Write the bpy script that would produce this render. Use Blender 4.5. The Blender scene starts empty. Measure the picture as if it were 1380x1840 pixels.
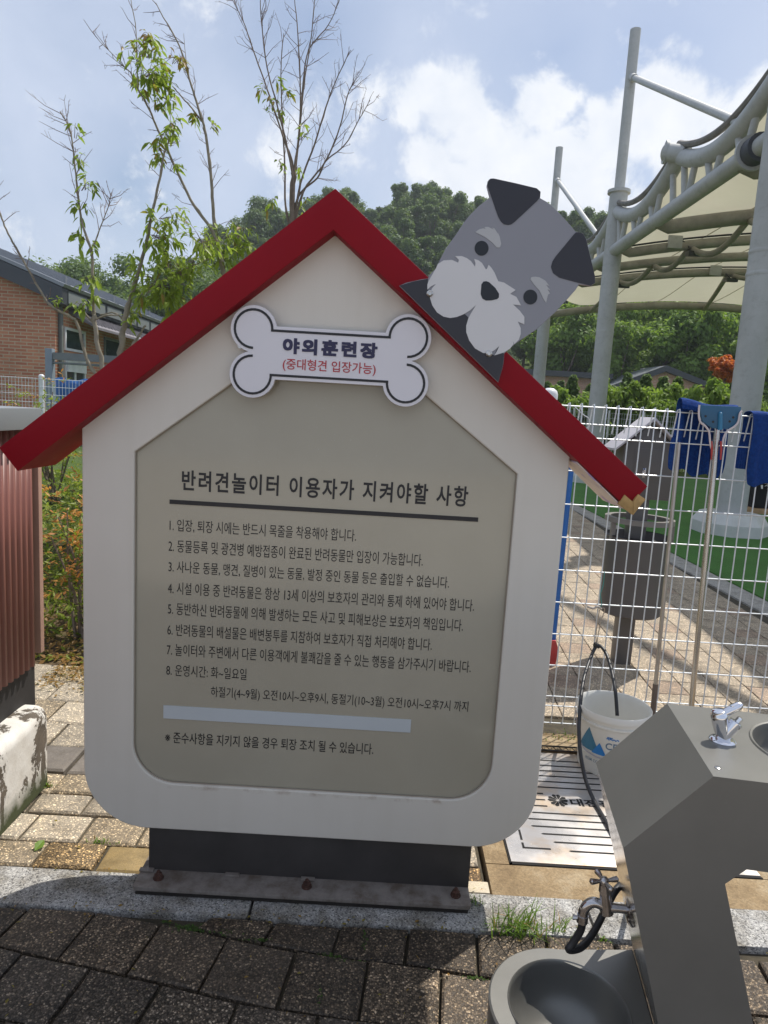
import bpy, bmesh, math, random
from mathutils import Vector, Matrix
random.seed(7)
R = math.radians
D = bpy.data
scene = bpy.context.scene
col = scene.collection
# ------------------------------------------------------------------ camera
FPX, CX, CY, HC = 1240.0, 690.0, 920.0, 1.5          # focal length in photo pixels, image centre, eye height
_d = Vector((202-CX, -(9270-CY), -FPX)).normalized() # world down seen by the camera
_up = -_d
_f = Vector((0, 0, -1)); _F = (_f - _up*(_f.dot(_up))).normalized()
_R = _F.cross(_up)
M3 = Matrix((_R, _F, _up))                            # camera axes -> world axes
CAM = Vector((0, 0, HC))
cd = D.cameras.new('camera'); cam = D.objects.new('camera', cd); col.objects.link(cam)
cam.matrix_world = Matrix.Translation(CAM) @ M3.to_4x4()
cd.sensor_fit = 'VERTICAL'; cd.sensor_height = 36.0; cd.lens = 36.0*FPX/1840.0
cd.clip_start = 0.05; cd.clip_end = 2000
scene.camera = cam
scene.render.resolution_x, scene.render.resolution_y = 768, 1024
def ray(x, y): return M3 @ Vector((x-CX, -(y-CY), -FPX))
def G(x, y, z=0.0): r = ray(x, y); return CAM + r*((z-HC)/r.z)       # the spot on level z
def at(x, y, Y): r = ray(x, y); return CAM + r*(Y/r.y)               # the spot at distance Y
def onX(x, y, X): r = ray(x, y); return CAM + r*(X/r.x)
def onP(x, y, P, n): r = ray(x, y); return CAM + r*((P-CAM).dot(n)/r.dot(n))
# ------------------------------------------------------------------ light
SUN = Vector((0.40, 0.38, 1.0)).normalized()
w = D.worlds.new("World"); scene.world = w; w.use_nodes = True
nt = w.node_tree; N = nt.nodes; L = nt.links; N.clear()
def wn(t, **k):
    n = N.new(t)
    for a, b in k.items(): setattr(n, a, b)
    return n
sky = wn('ShaderNodeTexSky', sky_type='NISHITA', sun_disc=False)
sky.sun_elevation = math.asin(SUN.z); sky.sun_rotation = math.atan2(SUN.x, SUN.y)
sky.air_density = 1.0; sky.dust_density = 1.6; sky.ozone_density = 1.0
tc = wn('ShaderNodeTexCoord')
def wmath(op, a, b=None, clamp=False):
    n = wn('ShaderNodeMath', operation=op, use_clamp=clamp)
    for i, s in enumerate((a, b)):
        if s is None: continue
        if isinstance(s, (int, float)): n.inputs[i].default_value = s
        else: L.new(s, n.inputs[i])
    return n.outputs[0]
def noise(scale, detail, rough, loc=(0, 0, 0), dist=0.0):
    mp = wn('ShaderNodeMapping'); mp.inputs['Location'].default_value = loc
    L.new(tc.outputs['Generated'], mp.inputs['Vector'])
    n = wn('ShaderNodeTexNoise'); n.inputs['Scale'].default_value = scale; n.inputs['Detail'].default_value = detail
    n.inputs['Roughness'].default_value = rough; n.inputs['Distortion'].default_value = dist
    L.new(mp.outputs[0], n.inputs['Vector']); return n.outputs['Fac']
# cumulus banks: each is a direction in the sky with an angular radius
blobs = [(775,175,2.8),(735,205,1.8),(815,200,2.9),(850,245,3.1),(895,290,3.4),(950,325,4.0),(985,185,2.4),(1030,300,3.6),(1085,260,3.0),(1130,235,2.6),(1175,215,2.8),(1230,235,3.2),(1290,225,2.8),(1350,190,2.2),(1385,165,2.2),
         (1040,350,4.5),(850,350,4.0),(760,290,2.6),(668,195,2.6),(600,270,3.2),(470,285,3.4),(400,330,3.0),(110,430,3.0),(960,140,2.0),(1480,200,6)]
acc = None
for (px, py, rad) in blobs:
    dv = ray(px, py).normalized()
    dp = wn('ShaderNodeVectorMath', operation='DISTANCE'); dp.inputs[1].default_value = dv
    nv = wn('ShaderNodeVectorMath', operation='NORMALIZE'); L.new(tc.outputs['Generated'], nv.inputs[0]); L.new(nv.outputs[0], dp.inputs[0])
    q = wmath('DIVIDE', dp.outputs['Value'], R(rad)*1.25)
    q = wmath('SUBTRACT', 1.0, q, True)
    if px < 700 or py < 150: q = wmath('MULTIPLY', q, .38)      # faint scraps of cloud
    acc = q if acc is None else wmath('MAXIMUM', acc, q)
nbig = noise(11, 11, 0.64, (1.3, 0.2, 0.4), 0.25)
cum = wmath('ADD', acc, wmath('MULTIPLY', wmath('SUBTRACT', nbig, 0.5), 2.3))
mr = wn('ShaderNodeMapRange', interpolation_type='SMOOTHSTEP'); L.new(cum, mr.inputs[0])
mr.inputs[1].default_value = 0.16; mr.inputs[2].default_value = 0.62
# thin veil all over
nv2 = noise(2.6, 7, 0.58, (3.1, 1.7, 0.6), 0.6)
mv = wn('ShaderNodeMapRange', interpolation_type='SMOOTHSTEP'); L.new(nv2, mv.inputs[0])
mv.inputs[1].default_value = 0.30; mv.inputs[2].default_value = 0.72; mv.inputs[3].default_value = 0.55; mv.inputs[4].default_value = 1.0
nsh = noise(14, 8, 0.6, (0.2, 4.0, 2.0))
shade = wn('ShaderNodeMix', data_type='RGBA'); L.new(wmath('MULTIPLY', nsh, 1.3, True), shade.inputs[0])
shade.inputs[6].default_value = (5.5, 6.1, 7.1, 1); shade.inputs[7].default_value = (8.1, 8.2, 8.4, 1)
clr = None                                       # clearer blue openings in the veil
for (px, py, rad) in ((1180, 95, 13), (1010, 90, 9), (560, 60, 7), (230, 330, 6), (560, 420, 6)):
    dv = ray(px, py).normalized(); dp = wn('ShaderNodeVectorMath', operation='DISTANCE'); dp.inputs[1].default_value = dv; L.new(nv.outputs[0], dp.inputs[0])
    q = wmath('SUBTRACT', 1.0, wmath('DIVIDE', dp.outputs['Value'], R(rad)), True); clr = q if clr is None else wmath('MAXIMUM', clr, q)
veil = wmath('MULTIPLY', mv.outputs[0], wmath('SUBTRACT', 1.0, wmath('MULTIPLY', clr, wmath('ADD', .55, wmath('MULTIPLY', nbig, .6)), True)))
m1 = wn('ShaderNodeMix', data_type='RGBA'); L.new(veil, m1.inputs[0]); L.new(sky.outputs[0], m1.inputs[6]); m1.inputs[7].default_value = (4.95, 5.6, 6.95, 1)
m2 = wn('ShaderNodeMix', data_type='RGBA'); L.new(mr.outputs[0], m2.inputs[0]); L.new(m1.outputs[2], m2.inputs[6]); L.new(shade.outputs[2], m2.inputs[7])
bg = wn('ShaderNodeBackground'); bg.inputs['Strength'].default_value = 0.1
out = wn('ShaderNodeOutputWorld'); L.new(m2.outputs[2], bg.inputs['Color']); L.new(bg.outputs[0], out.inputs['Surface'])
sl = D.lights.new('sun', 'SUN'); sl.energy = 4.3; sl.angle = R(0.5); sl.color = (1.0, 0.95, 0.87)
so = D.objects.new('sun', sl); col.objects.link(so); so.rotation_euler = SUN.to_track_quat('Z', 'Y').to_euler(); so.location = (20, 20, 40)
vs = scene.view_settings; vs.view_transform = 'Standard'; vs.look = 'None'; vs.gamma = 1; vs.use_curve_mapping = False
vs.exposure = 0.35
scene.cycles.max_bounces = 8; scene.cycles.transparent_max_bounces = 6
# ------------------------------------------------------------------ materials
MATS = {}
class NT:
    def __init__(s, name):
        s.m = D.materials.new(name); s.m.use_nodes = True; s.t = s.m.node_tree; s.t.nodes.clear()
        s.o = s.n('ShaderNodeOutputMaterial'); s.tc = s.n('ShaderNodeTexCoord')
    def n(s, t, **k):
        x = s.t.nodes.new(t)
        for a, b in k.items(): setattr(x, a, b)
        return x
    def l(s, a, b): s.t.links.new(a, b)
    def inp(s, n, i, v):
        if isinstance(v, (int, float, tuple)): n.inputs[i].default_value = v if not (isinstance(v, tuple) and len(v) == 3 and n.inputs[i].type == 'RGBA') else (*v, 1)
        else: s.l(v, n.inputs[i])
    def noise(s, scale, detail=5, rough=.55, dist=0, vec=None, out='Fac'):
        x = s.n('ShaderNodeTexNoise'); s.inp(x, 'Scale', scale); s.inp(x, 'Detail', detail); s.inp(x, 'Roughness', rough); s.inp(x, 'Distortion', dist)
        s.l(vec if vec is not None else s.tc.outputs['Object'], x.inputs['Vector']); return x.outputs[out]
    def ramp(s, f, stops, interp='LINEAR'):
        x = s.n('ShaderNodeValToRGB'); cr = x.color_ramp; cr.interpolation = interp
        while len(cr.elements) < len(stops): cr.elements.new(.5)
        for e, (p, c) in zip(cr.elements, stops): e.position = p; e.color = (*c, 1) if len(c) == 3 else c
        s.l(f, x.inputs[0]); return x.outputs[0]
    def mix(s, f, a, b, bt='MIX'):
        x = s.n('ShaderNodeMix', data_type='RGBA', blend_type=bt); s.inp(x, 0, f); s.inp(x, 6, a); s.inp(x, 7, b); return x.outputs[2]
    def mth(s, op, a, b=0.0, clamp=False):
        x = s.n('ShaderNodeMath', operation=op, use_clamp=clamp); s.inp(x, 0, a); s.inp(x, 1, b); return x.outputs[0]
    def bsdf(s, c, rough=.5, metal=0., bump=None, bstr=.2, bdist=.002, spec=.5, coat=0.):
        b = s.n('ShaderNodeBsdfPrincipled'); s.inp(b, 'Base Color', c); s.inp(b, 'Roughness', rough); s.inp(b, 'Metallic', metal)
        s.inp(b, 'Specular IOR Level', spec)
        if coat: s.inp(b, 'Coat Weight', coat); s.inp(b, 'Coat Roughness', .06)
        if bump is not None:
            bp = s.n('ShaderNodeBump'); s.inp(bp, 'Strength', bstr); s.inp(bp, 'Distance', bdist); s.l(bump, bp.inputs['Height']); s.l(bp.outputs[0], b.inputs['Normal'])
        return b
    def done(s, sh, key=None):
        s.l(sh.outputs[0] if hasattr(sh, 'outputs') else sh, s.o.inputs['Surface']); return s.m
def pm(name, c, rough=.5, metal=0., var=.12, scale=6., bump=0., bscale=60., spec=.5, coat=0., rvar=.1):
    """one real material with uneven tone and gloss"""
    if name in MATS: return MATS[name]
    t = NT(name)
    f = t.noise(scale, 6, .6)
    c0 = tuple(max(0, x*(1-var)) for x in c); c1 = tuple(min(1, x*(1+var)) for x in c)
    cc = t.ramp(f, [(.3, c0), (.7, c1)])
    rg = t.mth('ADD', t.mth('MULTIPLY', t.mth('SUBTRACT', t.noise(scale*3, 4), .5), rvar*2), rough, True)
    b = t.bsdf(cc, rg, metal, t.noise(bscale, 5) if bump else None, bump, .002, spec, coat)
    MATS[name] = t.done(b); return MATS[name]
def leafmat(name, a, b, trans=.35, rough=.45):
    if name in MATS: return MATS[name]
    t = NT(name)
    oi = t.n('ShaderNodeObjectInfo'); at_ = t.n('ShaderNodeAttribute', attribute_name='Col')
    f = t.mth('ADD', t.mth('MULTIPLY', oi.outputs['Random'], .45), t.mth('MULTIPLY', t.n('ShaderNodeSeparateColor').outputs[0], 0))
    sc = t.n('ShaderNodeSeparateColor'); t.l(at_.outputs['Color'], sc.inputs[0])
    f = t.mth('ADD', t.mth('MULTIPLY', oi.outputs['Random'], .45), t.mth('MULTIPLY', sc.outputs[0], .55))
    c = t.ramp(f, [(0, a), (1, b)])
    c = t.mix(sc.outputs[1], c, (.30, .16, .05))          # dry brown leaves
    p = t.bsdf(c, rough, spec=.35)
    tr = t.n('ShaderNodeBsdfTranslucent'); t.l(t.mix(.5, c, (.28, .42, .03) if 'red' not in name and 'orange' not in name else (.6, .25, .04), 'MIX'), tr.inputs['Color'])
    mx = t.n('ShaderNodeMixShader'); mx.inputs[0].default_value = trans; t.l(p.outputs[0], mx.inputs[1]); t.l(tr.outputs[0], mx.inputs[2])
    MATS[name] = t.done(mx); return MATS[name]
# ------------------------------------------------------------------ mesh builder
def tri_frame(d):
    d = d.normalized(); a = Vector((0, 0, 1)) if abs(d.z) < .9 else Vector((1, 0, 0))
    u = d.cross(a).normalized(); return u, d.cross(u).normalized()
class MB:
    def __init__(s): s.v = []; s.f = []; s.m = []; s.c = []
    def add(s, vs, fs, mi=0, c=None):
        o = len(s.v); s.v += [tuple(p) for p in vs]
        for f in fs: s.f.append([i+o for i in f]); s.m.append(mi); s.c.append(c)
        return s
    def box(s, lo, hi, mi=0, mtx=None, c=None):
        (a, b, d), (e, f, g) = lo, hi
        vs = [Vector(p) for p in ((a,b,d),(e,b,d),(e,f,d),(a,f,d),(a,b,g),(e,b,g),(e,f,g),(a,f,g))]
        if mtx is not None: vs = [mtx @ p for p in vs]
        return s.add(vs, [(0,3,2,1),(4,5,6,7),(0,1,5,4),(1,2,6,5),(2,3,7,6),(3,0,4,7)], mi, c)
    def tube(s, pts, rad, seg=8, mi=0, cap=True, c=None):
        pts = [Vector(p) for p in pts]; n = len(pts)
        if not isinstance(rad, (list, tuple)): rad = [rad]*n
        vs = []; u = None
        for i, p in enumerate(pts):
            d = (pts[min(i+1, n-1)]-pts[max(i-1, 0)])
            if d.length < 1e-9: d = Vector((0, 0, 1))
            d.normalize()
            if u is None: u, _ = tri_frame(d)
            u = (u - d*u.dot(d))
            if u.length < 1e-6: u, _ = tri_frame(d)
            u.normalize(); w_ = d.cross(u)
            for k in range(seg):
                a = 2*math.pi*k/seg; vs.append(p + (u*math.cos(a)+w_*math.sin(a))*rad[i])
        fs = [(i*seg+k, i*seg+(k+1) % seg, (i+1)*seg+(k+1) % seg, (i+1)*seg+k) for i in range(n-1) for k in range(seg)]
        if cap: fs += [tuple(range(seg-1, -1, -1)), tuple(range((n-1)*seg, n*seg))]
        return s.add(vs, fs, mi, c)
    def lathe(s, prof, mtx, seg=32, mi=0, a0=0, a1=2*math.pi, c=None):
        full = abs(a1-a0-2*math.pi) < 1e-6; m = seg if full else seg+1; n = len(prof)
        vs = [mtx @ Vector((r*math.cos(a0+(a1-a0)*k/seg), r*math.sin(a0+(a1-a0)*k/seg), z)) for r, z in prof for k in range(m)]
        fs = [(i*m+k, i*m+(k+1) % m, (i+1)*m+(k+1) % m, (i+1)*m+k) for i in range(n-1) for k in range(seg)]
        return s.add(vs, fs, mi, c)
    def prism(s, loop, vec, mi=0, c=None):
        loop = [Vector(p) for p in loop]; n = len(loop); vec = Vector(vec)
        return s.add(loop+[p+vec for p in loop], [tuple(range(n)), tuple(range(2*n-1, n-1, -1))]+[(i, i+n, (i+1) % n+n, (i+1) % n) for i in range(n)], mi, c)
    def build(s, name, mats, parent=None, smooth=35, bevel=0, fix=False):
        if not isinstance(mats, (list, tuple)): mats = [mats]
        me = D.meshes.new(name); me.from_pydata(s.v, [], s.f)
        for m in mats: me.materials.append(m)
        me.polygons.foreach_set('material_index', s.m)
        if any(c is not None for c in s.c):
            a = me.color_attributes.new('Col', 'FLOAT_COLOR', 'CORNER'); buf = []
            for f, c in zip(s.f, s.c): buf += list(c or (.5, 0, 0, 1))*len(f)
            a.data.foreach_set('color', buf)
        if bevel or fix:
            bm = bmesh.new(); bm.from_mesh(me)
            bmesh.ops.recalc_face_normals(bm, faces=bm.faces)
            if bevel:
                es = [e for e in bm.edges if e.is_manifold and e.calc_face_angle(0) > R(30)]
                bmesh.ops.bevel(bm, geom=es, offset=bevel, segments=2, profile=.6, affect='EDGES', clamp_overlap=True)
            bm.to_mesh(me); bm.free()
        if smooth:
            me.shade_smooth(); me.set_sharp_from_angle(angle=R(smooth))
        me.update(); o = D.objects.new(name, me); col.objects.link(o)
        if parent is not None: o.parent = parent; o.matrix_parent_inverse = parent.matrix_world.inverted() if False else Matrix.Translation(-parent.location)
        return o
def tag(o, label=None, cat=None, group=None, kind=None):
    if label: o['label'] = label
    if cat: o['category'] = cat
    if group: o['group'] = group
    if kind: o['kind'] = kind
    return o
def thing(name, label, cat, loc, group=None):
    o = D.objects.new(name, None); o.empty_display_size = .1; col.objects.link(o); o.location = loc
    return tag(o, label, cat, group)
def struct(mb, name, mats, **k): return tag(mb.build(name, mats, **k), kind='structure')
def plate(name, loops, y0, y1, mat, parent, bevel=0., res=2):
    """flat board cut to outlines (x,z), front face at y0, back at y1"""
    cu = D.curves.new('outline', 'CURVE'); cu.dimensions = '2D'; cu.fill_mode = 'BOTH'; cu.extrude = max(0, (y1-y0)/2-bevel); cu.bevel_depth = bevel; cu.bevel_resolution = 1
    if bevel: cu.offset = -bevel
    for lp in loops:
        sp = cu.splines.new('POLY'); sp.points.add(len(lp)-1); sp.use_cyclic_u = True
        for p, (x, z) in zip(sp.points, lp): p.co = (x, z, 0, 1)
    to = D.objects.new('outline', cu); col.objects.link(to)
    dg = bpy.context.evaluated_depsgraph_get(); me = D.meshes.new_from_object(to.evaluated_get(dg)); D.objects.remove(to); D.curves.remove(cu)
    me.name = name; me.materials.clear(); me.materials.append(mat)
    ym = (y0+y1)/2
    me.transform(Matrix(((1,0,0,0),(0,0,-1,ym),(0,1,0,0),(0,0,0,1))))
    me.shade_smooth(); me.set_sharp_from_angle(angle=R(35))
    o = D.objects.new(name, me); col.objects.link(o)
    if parent is not None: o.parent = parent; o.matrix_parent_inverse = Matrix.Translation(-parent.location)
    return o
def text_geo(s, bold=0., spacing=1.):
    cu = D.curves.new('lettering', 'FONT'); cu.body = s; cu.size = 1; cu.offset = bold; cu.space_character = spacing; cu.resolution_u = 3
    to = D.objects.new('lettering', cu); col.objects.link(to)
    dg = bpy.context.evaluated_depsgraph_get(); me = D.meshes.new_from_object(to.evaluated_get(dg)); D.objects.remove(to); D.curves.remove(cu)
    vs = [v.co.copy() for v in me.vertices]; fs = [tuple(p.vertices) for p in me.polygons]; D.meshes.remove(me)
    return vs, fs
def bold_into(mb, s, fn, x0, x1, z0, z1, wt, spacing=1.):
    for k, (a_, b_) in enumerate(((0, 0), (wt, wt), (-wt, wt), (wt, -wt), (-wt, -wt), (wt, 0), (-wt, 0), (0, wt), (0, -wt))):
        text_into(mb, s, lambda x, z: fn(x+a_, z+b_)-Vector((0, k*.00006, 0)), x0+wt, x1-wt, z0+wt, z1-wt, .012, spacing)
def text_into(mb, s, fn, x0, x1, z0, z1, bold=0., spacing=1., mi=0):
    """write s so that it fills the box (x0..x1, z0..z1); fn maps (x,z) onto the surface"""
    vs, fs = text_geo(s, bold, spacing)
    if not vs: return
    a = min(v.x for v in vs); b = max(v.x for v in vs); c = min(v.y for v in vs); d = max(v.y for v in vs)
    mb.add([fn(x0+(v.x-a)/(b-a)*(x1-x0), z0+(v.y-c)/(d-c)*(z1-z0)) for v in vs], fs, mi)
def rounded(pts, rads, seg=8):
    """polygon with rounded corners"""
    o = []; n = len(pts)
    for i in range(n):
        p = Vector(pts[i]); r = rads[i]
        if r <= 0: o.append(tuple(p)); continue
        a = (Vector(pts[i-1])-p).normalized(); b = (Vector(pts[(i+1) % n])-p).normalized()
        th = a.angle(b); t = r/math.tan(th/2); c = p + (a+b).normalized()*(r/math.sin(th/2))
        s0 = p+a*t-c; s1 = p+b*t-c; a0 = math.atan2(s0.y, s0.x); a1 = math.atan2(s1.y, s1.x)
        da = (a1-a0+math.pi) % (2*math.pi)-math.pi
        for k in range(seg+1): q = a0+da*k/seg; o.append((c.x+r*math.cos(q), c.y+r*math.sin(q)))
    return o
def sm(t): t = max(0, min(1, t)); return t*t*(3-2*t)
def interp(x, xs, ys):
    if x <= xs[0]: return ys[0]
    for i in range(len(xs)-1):
        if x <= xs[i+1]: t = (x-xs[i])/(xs[i+1]-xs[i]); return ys[i]+(ys[i+1]-ys[i])*t
    return ys[-1]
def smooth_path(pts, n=6):
    """Catmull-Rom through points"""
    P = [Vector(p) for p in pts]; o = []
    for i in range(len(P)-1):
        p0 = P[max(i-1, 0)]; p1 = P[i]; p2 = P[i+1]; p3 = P[min(i+2, len(P)-1)]
        for k in range(n):
            t = k/n; o.append(.5*((2*p1)+(p2-p0)*t+(2*p0-5*p1+4*p2-p3)*t*t+(3*p1-p0-3*p2+p3)*t**3))
    o.append(P[-1]); return o
# ================================================================== GROUND
CREST_X = [-75, -42, -30, -24, -19, -12, -6, 6, 14, 24, 32, 45, 90]; CREST_H = [3, 5, 7.5, 10.5, 15.5, 17.6, 17.8, 20.5, 19.5, 19, 18.5, 18, 13]
def terrain(x, y):
    bank = .62*sm((y-3.75)/4.2)*sm((.2-x)/1.2)
    hill = interp(x*90/max(y, 30), CREST_X, CREST_H)*sm((y-38)/52)
    mead = .35*sm((y-21)/6)*sm((x+1)/3)
    return -.05 + bank + hill + mead
mb = MB()
ys = [-12, -4, 0, 2, 3.4] + [3.6+.35*i for i in range(20)] + [11+1.5*i for i in range(18)] + [38+3*i for i in range(22)] + [110, 130, 170, 260, 420]
xs = [-300, -160, -100] + [-80+4*i for i in range(17)] + [-14+1.2*i for i in range(9)] + [-3.6+.35*i for i in range(14)] + [1.5+2*i for i in range(10)] + [24+4*i for i in range(17)] + [130, 200, 320]
mb.add([(x, y, terrain(x, y)) for y in ys for x in xs], [(j*len(xs)+i, j*len(xs)+i+1, (j+1)*len(xs)+i+1, (j+1)*len(xs)+i) for j in range(len(ys)-1) for i in range(len(xs)-1)])
t = NT('soil_and_meadow')
f = t.noise(3.5, 9, .65); f2 = t.noise(26, 6, .7)
soil = t.ramp(f2, [(.3, (.045, .03, .018)), (.6, (.13, .09, .05)), (.75, (.25, .19, .11))])
gr = t.ramp(f2, [(.3, (.03, .05, .012)), (.6, (.075, .12, .025)), (.8, (.16, .19, .05))])
pos = t.n('ShaderNodeSeparateXYZ'); t.l(t.tc.outputs['Object'], pos.inputs[0])
far = t.mth('ADD', t.mth('MULTIPLY', t.mth('SUBTRACT', pos.outputs[1], 4.6), .5, True), t.mth('MULTIPLY', t.mth('SUBTRACT', f, .5), 2.4), True)
M_ground = t.done(t.bsdf(t.mix(far, soil, gr), .95, bump=f2, bstr=.8, bdist=.03, spec=.2))
struct(mb, 'ground', M_ground)

# paving material: colour of each block in Col, its alpha says how much stone chip shows
t = NT('exposed_aggregate')
a = t.n('ShaderNodeAttribute', attribute_name='Col')
vo = t.n('ShaderNodeTexVoronoi'); t.inp(vo, 'Scale', 210.); t.l(t.tc.outputs['Object'], vo.inputs['Vector'])
vsep = t.n('ShaderNodeSeparateColor'); t.l(vo.outputs['Color'], vsep.inputs[0])
chip = t.ramp(vsep.outputs[0], [(.0, (.30, .27, .22)), (.42, (.72, .65, .55)), (.72, (1.2, 1.1, .95)), (.90, (2.6, 2.35, 1.95)), (.97, (3.6, 3.4, 3.0))], 'CONSTANT')
edge = t.ramp(vo.outputs['Distance'], [(.0, (1, 1, 1)), (.45, (1, 1, 1)), (.8, (.3, .26, .22))])
chipc = t.mix(1.0, t.mix(1.0, a.outputs['Color'], chip, 'MULTIPLY'), edge, 'MULTIPLY')
blot = t.ramp(t.noise(9, 8, .65), [(.3, (.62, .6, .56)), (.5, (1, 1, 1)), (.72, (1.2, 1.17, 1.1))])
fine = t.ramp(t.noise(300, 3, .6), [(.3, (.8, .8, .8)), (.7, (1.2, 1.2, 1.2))])
plain = t.mix(1.0, a.outputs['Color'], fine, 'MULTIPLY')
cc = t.mix(1.0, t.mix(a.outputs['Alpha'], plain, chipc), blot, 'MULTIPLY')
hgt = t.mth('ADD', t.mth('MULTIPLY', t.mth('SUBTRACT', 1.0, vo.outputs['Distance']), a.outputs['Alpha']), t.mth('MULTIPLY', t.noise(40, 6), .6))
M_pave = t.done(t.bsdf(cc, t.mth('SUBTRACT', .82, t.mth('MULTIPLY', vsep.outputs[1], .25)), bump=hgt, bstr=.7, bdist=.003, spec=.4))
M_joint = pm('joint_dirt', (.055, .045, .028), .95, var=.5, scale=20, bump=.6, bscale=120)
def paver(mb, q, z=0., c=(.3, .25, .2, .8), bev=.006, tilt=.0025, h=.05):
    q = [Vector((p[0], p[1], 0)) for p in q]; ctr = sum(q, Vector())/4
    tx, ty = random.uniform(-tilt, tilt), random.uniform(-tilt, tilt); dz = random.uniform(-tilt, tilt)
    def zz(p): return z+dz+(p.x-ctr.x)*tx*8+(p.y-ctr.y)*ty*8
    def inset(p, k): d = ctr-p; return p+d.normalized()*min(k*1.414, d.length*.5)
    jit = [Vector((random.uniform(-.002, .002), random.uniform(-.002, .002), 0)) for _ in q]
    o = [p+j for p, j in zip(q, jit)]
    a = [Vector((p.x, p.y, zz(p)-bev*.8)) for p in o]; b = [inset(p, bev) for p in o]; b = [Vector((p.x, p.y, zz(p))) for p in b]
    lo = [Vector((p.x, p.y, z-h)) for p in o]
    mb.add(a+b+lo, [(4, 5, 6, 7)]+[(i, (i+1) % 4, (i+1) % 4+4, i+4) for i in range(4)]+[(i+8, (i+1) % 4+8, (i+1) % 4, i) for i in range(4)], 0, c)
# front plaza, dark exposed-aggregate blocks whose courses bend
mb = MB()
def row_pt(u, v):
    xL = lambda x: -.098*x if x > -.2 else .0196-.193*(x+.2)
    y0 = 1.703 + xL(u); s = -.098 if u > -.1 else (-.193 if u < -.3 else -.145)
    n = Vector((s, -1, 0)).normalized()
    return (u+n.x*.192*(v-1)*.9, y0+n.y*.192*(v-1))
for v in range(-1, 17):
    off = .028 if v % 2 else .128
    for k in range(-14, 14):
        u0 = k*.2+off; g = .0045
        quad = [row_pt(u0+g, v+1-.02), row_pt(u0+.2-g, v+1-.02), row_pt(u0+.2-g, v+.02), row_pt(u0+g, v+.02)]
        quad = [(x, min(y, 1.822)) for x, y in quad]
        if quad[3][1]-quad[0][1] < .03 or quad[2][1]-quad[1][1] < .03: continue
        r = random.random(); b_ = .12*random.uniform(.66, 1.28)
        paver(mb, quad, 0, (b_*(1.12 if v < 2 else 1.05), b_*.92, b_*(.72 if v < 2 else .80), random.uniform(.75, 1.0)), tilt=.003)
struct(mb, 'plaza_paving', M_pave)
mb = MB()                                       # unseen pale slabs behind the viewer, added to bounce light onto the sign
for j in range(24):
    for k in range(-14, 14): paver(mb, [(k*.8+.004, -1.55-.5*j-.496), (k*.8+.796, -1.55-.5*j-.496), (k*.8+.796, -1.55-.5*j-.004), (k*.8+.004, -1.55-.5*j-.004)], 0, (.56, .50, .42, .15))
struct(mb, 'bounce_slabs', M_pave)
mb = MB(); mb.add([(-12, -13, -.02), (12, -13, -.02), (12, 1.84, -.02), (-12, 1.84, -.02)], [(0, 1, 2, 3)]); struct(mb, 'plaza_joint_bed', M_joint)
# pavers behind the kerb on the left
mb = MB()
rows = [1.995, 2.133, 2.292, 2.412, 2.55, 2.765, 2.98, 3.2, 3.42, 3.64]; offs = [-.86, -.975, -1.03, -1.2, -1.21, -1.19, -1.3, -1.21, -1.31]
for j in range(len(rows)-1):
    for k in range(-7, 12):
        x0 = offs[j]+k*.2
        if x0 < -2.6 or x0 > .37: continue
        x1 = x0+.2; y0, y1 = rows[j]+.005, rows[j+1]-.005
        x1 = min(x1, .395)
        if x1-x0 < .03: continue
        r = random.random(); c = (.40, .352, .28, .52)
        if j == 0: c = random.choice([(.24, .165, .085, .95), (.27, .2, .11, .9), (.25, .19, .09, .12)])
        if j == 0 and abs(x0+.86) < .01: c = (.30, .215, .095, .05)
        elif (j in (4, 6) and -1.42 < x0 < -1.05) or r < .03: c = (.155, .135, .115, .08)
        elif r < .3: c = (.37, .31, .225, .65)
        s = random.uniform(.85, 1.12); c = (c[0]*s, c[1]*s, c[2]*s, c[3])
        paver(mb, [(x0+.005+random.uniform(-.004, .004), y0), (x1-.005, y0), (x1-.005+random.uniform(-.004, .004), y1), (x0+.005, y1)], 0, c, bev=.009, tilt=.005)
struct(mb, 'rear_paving', M_pave)
mb = MB(); mb.add([(-3, 1.98, -.016), (.4, 1.98, -.016), (.4, 3.66, -.016), (-3, 3.66, -.016)], [(0, 1, 2, 3)]); struct(mb, 'rear_joint_bed', M_joint)
# granite kerb
t = NT('granite')
vo = t.n('ShaderNodeTexVoronoi'); t.inp(vo, 'Scale', 260.); t.l(t.tc.outputs['Object'], vo.inputs['Vector'])
sp = t.n('ShaderNodeSeparateColor'); t.l(vo.outputs['Color'], sp.inputs[0])
cg = t.ramp(sp.outputs[0], [(0, (.12, .12, .12)), (.15, (.3, .3, .3)), (.6, (.42, .42, .41)), (.9, (.55, .55, .53))], 'CONSTANT')
cg = t.mix(1., cg, t.ramp(t.noise(8, 7, .65), [(.38, (.42, .38, .32)), (.60, (.95, .93, .9))]), 'MULTIPLY')
M_granite = t.done(t.bsdf(cg, .75, bump=t.noise(150, 4), bstr=.4, spec=.4))
mb = MB()
for x0, x1 in ((-2.6, -1.35), (-1.345, -.33), (-.325, .70), (.705, 1.72), (1.725, 2.75), (2.755, 3.8)):
    mb.box((x0, 1.828, -.12), (x1-.003, 1.988, .004))
struct(mb, 'granite_kerb', M_granite, bevel=.004)
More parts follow.
